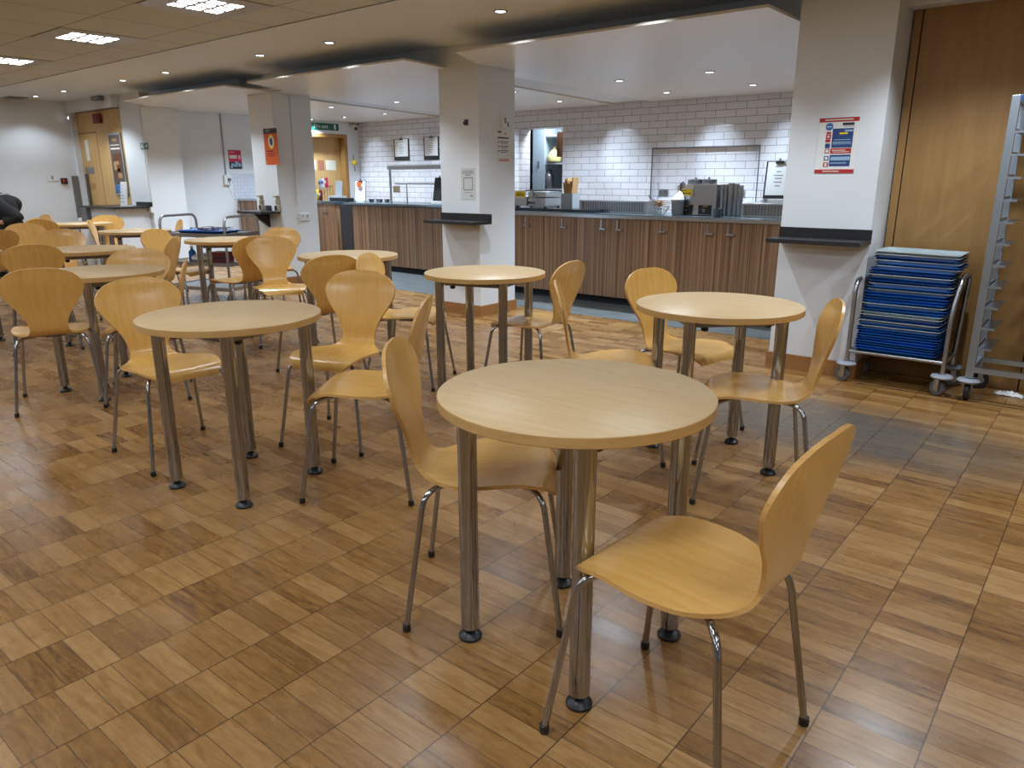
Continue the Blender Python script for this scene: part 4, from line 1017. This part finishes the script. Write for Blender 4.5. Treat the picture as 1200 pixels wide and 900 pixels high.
# orange poster on the far pillar: roundel with a dark head-shaped emblem
p0, p1 = atY(308.2, 151, C1[2]-.002), atY(326.5, 193, C1[2]-.002)
w_, h_ = .275, p0.z-p1.z
t = thing('poster', 'orange poster with a yellow-ringed emblem on the far pillar', 'poster', ((atY(310, 172, C1[2]).x+atY(326, 172, C1[2]).x)/2, C1[2]-.001, (p0.z+p1.z)/2), 0)
rect(t, 'sheet', 0, 0, w_, h_, 'orange', -.001, .002)
rect(t, 'dark_header', 0, h_*.43, w_, h_*.14, 'ink', -.0026); rects(t, 'header_text', [(-.05, h_*.45, .11, .012), (-.05, h_*.41, .08, .010)], 'greytext', -.0036)
b = MB(); mt = Matrix.Translation((.01, -.0022, h_*.14)) @ Matrix.Rotation(pi/2, 4, 'X')
b.prism([(.062*cos(2*pi*k/28), .082*sin(2*pi*k/28)) for k in range(28)], 0, .0008, mt); ring_ = b.build('yellow_ring', 'yellow', t)
mt = Matrix.Translation((.01, -.0032, h_*.14)) @ Matrix.Rotation(pi/2, 4, 'X')
MB().prism([(.050*cos(2*pi*k/28), .062*sin(2*pi*k/28)) for k in range(28)], 0, .0008, mt).build('white_disc', 'cream', ring_)
mt = Matrix.Translation((.012, -.0042, h_*.14)) @ Matrix.Rotation(pi/2, 4, 'X')
MB().prism([(.030*cos(2*pi*k/20), .042*sin(2*pi*k/20)*(1 if sin(2*pi*k/20) > 0 else 1.15)) for k in range(20)], 0, .0008, mt).build('dark_emblem', 'navy', ring_)
rects(t, 'text_lines', [(-.03, -h_*.12, .13, .014), (-.01, -h_*.19, .17, .010), (-.02, -h_*.25, .15, .010)], 'maroon', -.0026)
rect(t, 'pale_corner', -w_*.42, -h_*.44, .03, .05, 'kraft', -.0026)
# crimson poster on the left wall
p = atX(275.5, 187, -11.1)
t = thing('poster', 'crimson poster with a dark photo strip on the wall above the corner cabinet', 'poster', (-11.099, p.y, p.z), FACE_RIGHT)
rect(t, 'sheet', 0, 0, .22, .285, 'crimson', -.001, .002)
rect(t, 'photo_strip', 0, -.09, .22, .105, 'ink', -.0026)
rects(t, 'pale_blobs', [(.02, -.06, .05, .06), (-.05, -.075, .05, .03), (.0, -.09, .07, .035), (.07, -.08, .04, .05), (-.07, -.11, .04, .03)], 'paleblue', -.0036)
rects(t, 'heading', [(-.03, .05, .13, .035), (-.03, .025, .12, .02), (.075, .05, .035, .03), (.075, .02, .035, .02), (-.05, .11, .08, .010)], 'cream', -.0026)
# framed picture on the oak panel
t = thing('framed_picture', 'tall framed picture on the oak door panel, mostly brown and orange', 'picture', (-11.66, 5.095, 1.49), 0)
MB().span((-.20, -.02, -.44), (.20, 0, .44), .003).build('frame', 'greybox', t)
rect(t, 'sheet', 0, 0, .35, .82, 'dark_brown', -.022, .002)
rects(t, 'patches', [(.03, .10, .28, .10), (-.02, -.12, .2, .12), (.07, -.05, .16, .1), (-.08, .02, .1, .08)], 'brown', -.0236)
rects(t, 'warm_patches', [(.05, -.16, .14, .07), (-.07, -.02, .08, .12), (.02, .02, .08, .05), (.0, .34, .14, .03)], 'kraft', -.0240)
rects(t, 'pale_title', [(0, .22, .3, .02), (.0, .27, .3, .012)], 'cream', -.0236); rect(t, 'blue_base', 0, -.34, .33, .10, 'bluep', -.0236)
p = atY(110, 139.5, 5.095)
t = thing('alarm_sounder', 'dark red box high on the oak door panel', 'alarm', (-12.13, 5.098, p.z), 0); MB().box((0, -.02, 0), (.24, .04, .13), 0, .004).build('case', 'maroon', t); MB().box((0, -.042, 0), (.12, .004, .05)).build('cover', 'maroon', t)
t = thing('door_closer', 'small white closer box at the top left of the oak door', 'closer', (-12.9, 5.02, 2.17), 0); MB().box((.0, -.02, 0), (.05, .05, .10), 0, .005).build('body', 'white', t); MB().cyl((0, -.03, .02), (0, -.05, .02), .012, 10).build('indicator', 'led', t)
# ceiling fittings at the far left
p = atZ(114, 112.5, CZ); t = thing('ceiling_sensor', 'grey box on the plaster ceiling above the oak door', 'sensor', (p.x, p.y, CZ), 0); MB().span((-.13, -.04, -.06), (.13, .04, -.001), .004).build('case', 'darksteel', t); MB().span((-.10, -.043, -.05), (.10, -.039, -.02)).build('face', 'greybox', t)
p = atZ(18, 114, CZ); t = thing('ceiling_vent', 'flat grey vent on the plaster ceiling at far left', 'vent', (p.x, min(p.y, 4.8), CZ), 0); MB().span((-.15, -.12, -.012), (.15, .12, -.001), .003).build('frame', 'greybox', t); MB().span((-.12, -.09, -.015), (.12, .09, -.012)).build('grille', 'darksteel', t)
# CCTV camera and hanging bundle near the fire door
t = thing('cctv_camera', 'white security camera in the corner beside the Fire exit sign', 'camera', (-11.08, 8.99, 2.17), FACE_RIGHT)
MB().box((0, -.04, .02), (.10, .10, .05), 0, .01).build('mount', 'white', t); MB().cyl((-.01, -.07, .01), (-.05, -.17, -.03), .035, 16).build('lens_body', 'white', t); MB().cyl((-.05, -.17, -.03), (-.054, -.18, -.034), .03, 16).build('lens', 'black', t); MB().tube([(.03, -.05, .03), (.10, -.06, .05)], .012, 8).build('arm', 'black', t)
p = atX(413.5, 190, -11.1); t = thing('hanging_lanyards', 'yellow and red bundle hanging on the wall right of the fire door', 'lanyard', (-11.095, 9.0, p.z), FACE_RIGHT)
MB().tube([(0, -.01, .12), (-.01, -.012, .0), (.01, -.012, -.16)], .008, 8).build('strap', 'darksteel', t); MB().lathe([(0, -.05), (.04, -.02), (.045, .02), (0, .05)], (.0, -.02, -.01), 12).build('yellow_toy', 'yellow', t); MB().lathe([(0, -.03), (.03, 0), (0, .03)], (.035, -.02, -.02), 10).build('red_toy', 'red', t)
# ------------------------------------------------------------------ things in the kitchen behind the hatch
t = thing('fridge', 'tall pale grey kitchen fridge seen through the hatch', 'fridge', (X_at(631.5, 9.9, 180), 9.9, 0), 0)
MB().span((-.13, 0, 0), (.12, .6, 2.1), .01).build('body', 'fridge', t); MB().span((-.01, -.02, 1.45), (.005, 0, 1.55), .004).build('handle', 'darksteel', t)
t = thing('storage_shelf', 'dark storage shelves seen through the left of the hatch', 'shelf', (X_at(619, 10.2, 180), 10.2, 0), 0)
for zz in (1.2, 1.55, 1.9): MB().span((-.25, 0, zz), (.06, .4, zz+.02)).build('board', 'darksteel', t)
MB().span((-.26, 0, 0), (-.24, .4, 2.1)).span((.06, 0, 0), (.08, .4, 2.1)).build('side_panels', 'black', t)
t = thing('tub', 'small yellow-labelled tub on the kitchen shelf', 'tub', (X_at(620.5, 10.1, 205), 10.25, 1.221), 0); MB().lathe([(.05, 0), (.05, .12), (.04, .14), (.04, .16)], seg=16).build('tub', 'white', t); MB().lathe([(.0505, .03), (.0505, .09)], seg=16).build('label_band', 'yellow', t)
t = thing('kitchen_rack', 'grey rack with hanging goods at the right of the hatch', 'rack', (X_at(650, 10.0, 180)+.06, 10.0, 0), 0)
for zz in (1.1, 1.5, 1.92): MB().span((-.16, -.1, zz), (.30, .4, zz+.025)).build('shelf', 'greybox', t)
MB().span((-.16, .38, 0), (.30, .4, 2.1)).build('back_panel', 'darksteel', t)
t = thing('food_bag', 'pale yellow bag lying on the kitchen rack behind the hatch', 'bag', (X_at(650, 9.97, 172), 9.97, 1.526), 0); MB().lathe([(.06, 0), (.11, .02), (.12, .09), (.08, .16), (.03, .20)], seg=14).build('bag', 'bread', t); MB().lathe([(.03, .20), (.012, .21), (.03, .235)], seg=12).build('neck', 'bread', t)
t = thing('hanging_cloth', 'brown cloth hanging at the right edge of the hatch', 'cloth', (X_at(656, 9.6, 165), 9.6, 1.60), 0)
b = MB()
b.prism([(-.05, -.01), (-.02, .012), (.01, -.012), (.05, .01), (.05, .018), (.01, 0), (-.02, .022), (-.05, 0)], 0, .36); b.build('cloth', 'brown', t); MB().lathe([(.02, .36), (.012, .38), (0, .39)], seg=10).build('hook', 'black', t)
t = thing('flask', 'dark flask standing on the kitchen rack behind the hatch', 'flask', (X_at(643.5, 9.98, 205), 9.98, 1.126), 0); MB().lathe([(.075, 0), (.08, .01), (.08, .20), (.06, .23), (.045, .24), (.045, .27), (.03, .275)], seg=20).build('body', 'darksteel', t); MB().lathe([(.047, .27), (.047, .29), (0, .295)], seg=16).build('lid', 'black', t)
# ------------------------------------------------------------------ load on the serving trolley
tr = bpy.data.objects['serving_trolley']; TM = Matrix.Translation(tr.location) @ Matrix.Rotation(radians(20), 4, 'Z')
def on_trolley(x, y, z): return TM @ Vector((x, y, z))
o = proto['B'].copy(); COL.objects.link(o); o.location = on_trolley(-.02, 0, .7225); o.rotation_euler = (0, 0, radians(20)); o.scale = (1.25, 1.1, 1); tag(o, 'blue plastic tray of cutlery lying on the serving trolley', 'tray'); del o['group']
for k in range(26):
    x, y = random.uniform(-.12, .2), random.uniform(-.10, .10)
    b = MB().tube([(-.09, 0, 0), (-.02, 0, .004), (.04, 0, .006), (.09, 0, .002)], [.004, .0035, .0035, .009], 6)
    if k == 0: base_k = b.build('spoon', 'chrome', None); kk = base_k
    else: b.bm.free(); kk = base_k.copy(); COL.objects.link(kk)
    kk.location = on_trolley(x, y, .734+.0016*k); kk.rotation_euler = (0, random.uniform(-.12, .12), random.uniform(0, 6.28)); tag(kk, 'steel spoon in the heap on the blue tray of the serving trolley', 'spoon', 'heap of cutlery on the serving trolley')
pz = on_trolley(-.26, -.02, .4205); t = thing('bottle', 'small bottle with blue contents on the middle shelf of the serving trolley', 'bottle', pz, 0); MB().lathe([(.035, 0), (.037, .005), (.037, .09), (.014, .115), (.014, .13)], seg=16).build('body', 'bluep', t); MB().lathe([(.016, .13), (.016, .15), (0, .152)], seg=12).build('cap', 'white', t)
pz = on_trolley(.14, -.03, .4205); t = thing('box', 'dark red and black box on the middle shelf of the serving trolley', 'box', pz, radians(20)); MB().span((-.10, -.08, 0), (.10, .08, .10), .003).build('carton', 'maroon', t); MB().span((-.102, -.082, .03), (.102, .082, .05)).build('band', 'black', t)
pz = on_trolley(-.10, -.05, .4205); t = thing('paper_bundle', 'white paper bundle on the middle shelf of the serving trolley', 'paper', pz, .5); MB().lathe([(.10, 0), (.12, .02), (.11, .05), (.05, .075), (0, .08)], seg=9, smooth=False).build('bundle', 'paper', t); MB().box((0, 0, .08), (.12, .02, .004), .4).build('fold', 'paper', t)
# ------------------------------------------------------------------ the person at the left edge
def skin(name, pts, edges, mt, parent, root=0, sub=2):
    me = bpy.data.meshes.new(name); me.from_pydata([p[0] for p in pts], edges, []); me.materials.append(M[mt])
    o = bpy.data.objects.new(name, me); COL.objects.link(o); o.parent = parent
    o.modifiers.new('skin', 'SKIN').use_smooth_shade = True
    if not me.skin_vertices: 
        me.attributes  # layer is created with the modifier in object mode
    for i, p in enumerate(pts):
        r = p[1]; v = me.skin_vertices[0].data[i]; v.radius = (r, r) if isinstance(r, float) else r; v.use_root = (i == root)
    s_ = o.modifiers.new('smooth', 'SUBSURF'); s_.levels = sub; s_.render_levels = sub
    return o
pa = radians(214)
el = Vector((-.25, .24, .84)); tgt = atZ(24, 255, .84)
R2 = Matrix.Rotation(pa, 3, 'Z'); base = tgt-R2 @ el
t = thing('person', 'person in black leaning over a table at the left edge, elbow pointing back', 'person', (base.x, base.y, 0), pa)
J = {}
pts, ed = [], []
def jp(n, x, y, z, r, par=None):
    J[n] = len(pts); pts.append(((x, y, z), r))
    if par: ed.append((J[par], J[n]))
jp('pelvis', 0, 0, .52, .13); jp('waist', .06, 0, .68, .12, 'pelvis'); jp('chest', .13, 0, .86, .135, 'waist'); jp('collar', .17, 0, 1.03, .08, 'chest')
jp('neck', .24, 0, 1.08, .05, 'collar'); jp('jaw', .33, 0, 1.12, .062, 'neck'); jp('head', .37, 0, 1.185, .088, 'jaw'); jp('crown', .385, 0, 1.255, .07, 'head')
for s, n in ((1, 'l'), (-1, 'r')):
    jp('sh'+n, .08, s*.17, 1.0, .062, 'collar'); 
    e_ = (-.25, .24, .84) if s == 1 else (.24, -.17, .80)
    w_ = (-.02, .22, .79) if s == 1 else (.46, -.12, .79)
    jp('el'+n, *e_, .044, 'sh'+n); jp('wr'+n, *w_, .027, 'el'+n)
    d = (Vector(w_)-Vector(e_)).normalized(); q = Vector(w_)+d*.05
    jp('pm'+n, *q, .032, 'wr'+n)
    sd = Vector((-d.y, d.x, 0))
    for k, (o_, L) in enumerate(((-.030, .068), (-.010, .08), (.010, .076), (.028, .06))):
        a = q+sd*o_+d*.04; c = a+d*L*.55+Vector((0, 0, -.004)); e2 = c+d*L*.4+Vector((0, 0, -.018))
        jp('k%s%d' % (n, k), *a, .0095, 'pm'+n); jp('m%s%d' % (n, k), *c, .0085, 'k%s%d' % (n, k)); jp('t%s%d' % (n, k), *e2, .007, 'm%s%d' % (n, k))
    a = Vector(w_)+d*.03-s*sd*.034; c = a+d*.035-s*sd*.02
    jp('th'+n, *a, .011, 'wr'+n); jp('tt'+n, *c, .009, 'th'+n)
    jp('hip'+n, .03, s*.095, .50, .085, 'pelvis'); jp('kn'+n, .44, s*.12, .50, .058, 'hip'+n); jp('an'+n, .40, s*.12, .09, .038, 'kn'+n); jp('toe'+n, .52, s*.13, .035, .034, 'an'+n)
body = skin('body', pts, ed, 'skin', t)
# clothing: the clothed stretch of the body's own surface, eased outwards, ending at collar, cuffs and ankles
bpy.context.view_layer.update()
bmsh = bpy.data.meshes.new_from_object(body.evaluated_get(bpy.context.evaluated_depsgraph_get()))
body.modifiers.clear(); old_ = body.data; bmsh.materials.clear(); bmsh.materials.append(M['skin']); body.data = bmsh; bpy.data.meshes.remove(old_)
for p_ in bmsh.polygons: p_.use_smooth = True
bm = bmesh.new(); bm.from_mesh(bmsh); bm.normal_update()
wl, wr = Vector(pts[J['wrl']][0]), Vector(pts[J['wrr']][0]); el_, er_ = Vector(pts[J['ell']][0]), Vector(pts[J['elr']][0])
def bare(c):
    for w_, e_ in ((wl, el_), (wr, er_)):
        d_ = (w_-e_).normalized(); a_ = (c-w_).dot(d_)
        if -.02 < a_ < .24 and (c-w_-d_*a_).length < .085: return True
    nk = Vector(pts[J['neck']][0]); cl = Vector(pts[J['collar']][0])
    if (c-cl).dot((nk-cl).normalized()) > .055 and abs(c.y) < .12: return True
    return c.z < .085
bmesh.ops.delete(bm, geom=[f for f in bm.faces if bare(f.calc_center_median())], context='FACES')
for v in bm.verts: v.co += v.normal*(.018 if v.co.z > .45 else .012)
mb = MB(); mb.bm.free(); mb.bm = bm; mb.build('black_clothing', 'cloth', t)
for s in (-1, 1):
    b = MB().lathe([(.0, 0), (.045, 0), (.05, .02), (.046, .06), (.03, .085), (0, .09)], (0, 0, 0), 16)
    for v in b.bm.verts: v.co = Vector((.46+v.co.x*2.5, s*.125+v.co.y, v.co.z+.001))
    b.build('shoe', 'black', t)
hx_ = Vector(pts[J['head']][0])
b = MB(); bmesh.ops.create_uvsphere(b.bm, u_segments=20, v_segments=12, radius=1)
for v in b.bm.verts:
    c = v.co; v.co = Vector((hx_.x-.012+c.x*.108, c.y*.098, hx_.z+.035+c.z*.095))
    if c.x > .35 and c.z < .45: v.co.x -= .045
    if c.z < -.3: v.co.x -= .02
for f in b.bm.faces: f.smooth = True
b.build('hair', 'hair', t)
f_ = MB(); hxv = hx_
f_.lathe([(0, 0), (.014, .012), (.010, .04), (0, .05)], (hxv.x+.088, 0, hxv.z-.035), 10); f_.build('nose', 'skin', t)
for s in (-1, 1):
    MB().lathe([(0, -.008), (.009, 0), (0, .008)], (hxv.x+.084, s*.034, hxv.z+.008), 10).build('eye', 'ink', t)
    MB().box((hxv.x-.01, s*.092, hxv.z-.01), (.035, .014, .06), 0, .006).build('ear', 'skin', t)
MB().box((hxv.x+.083, 0, hxv.z-.055), (.01, .045, .008), 0, .003).build('mouth', 'maroon', t)
MB().tube([tuple(Vector(pts[J['collar']][0])+Vector((-.01+.085*cos(a), .085*sin(a), .045-.03*cos(a)))) for a in [2*pi*k/16 for k in range(17)]], .017, 8).build('grey_collar', 'greybox', t)
ch = dup(chair0, (base.x+.02*cos(pa), base.y+.02*sin(pa), 0), pa, 'beech shell chair under the person in black at the left edge')
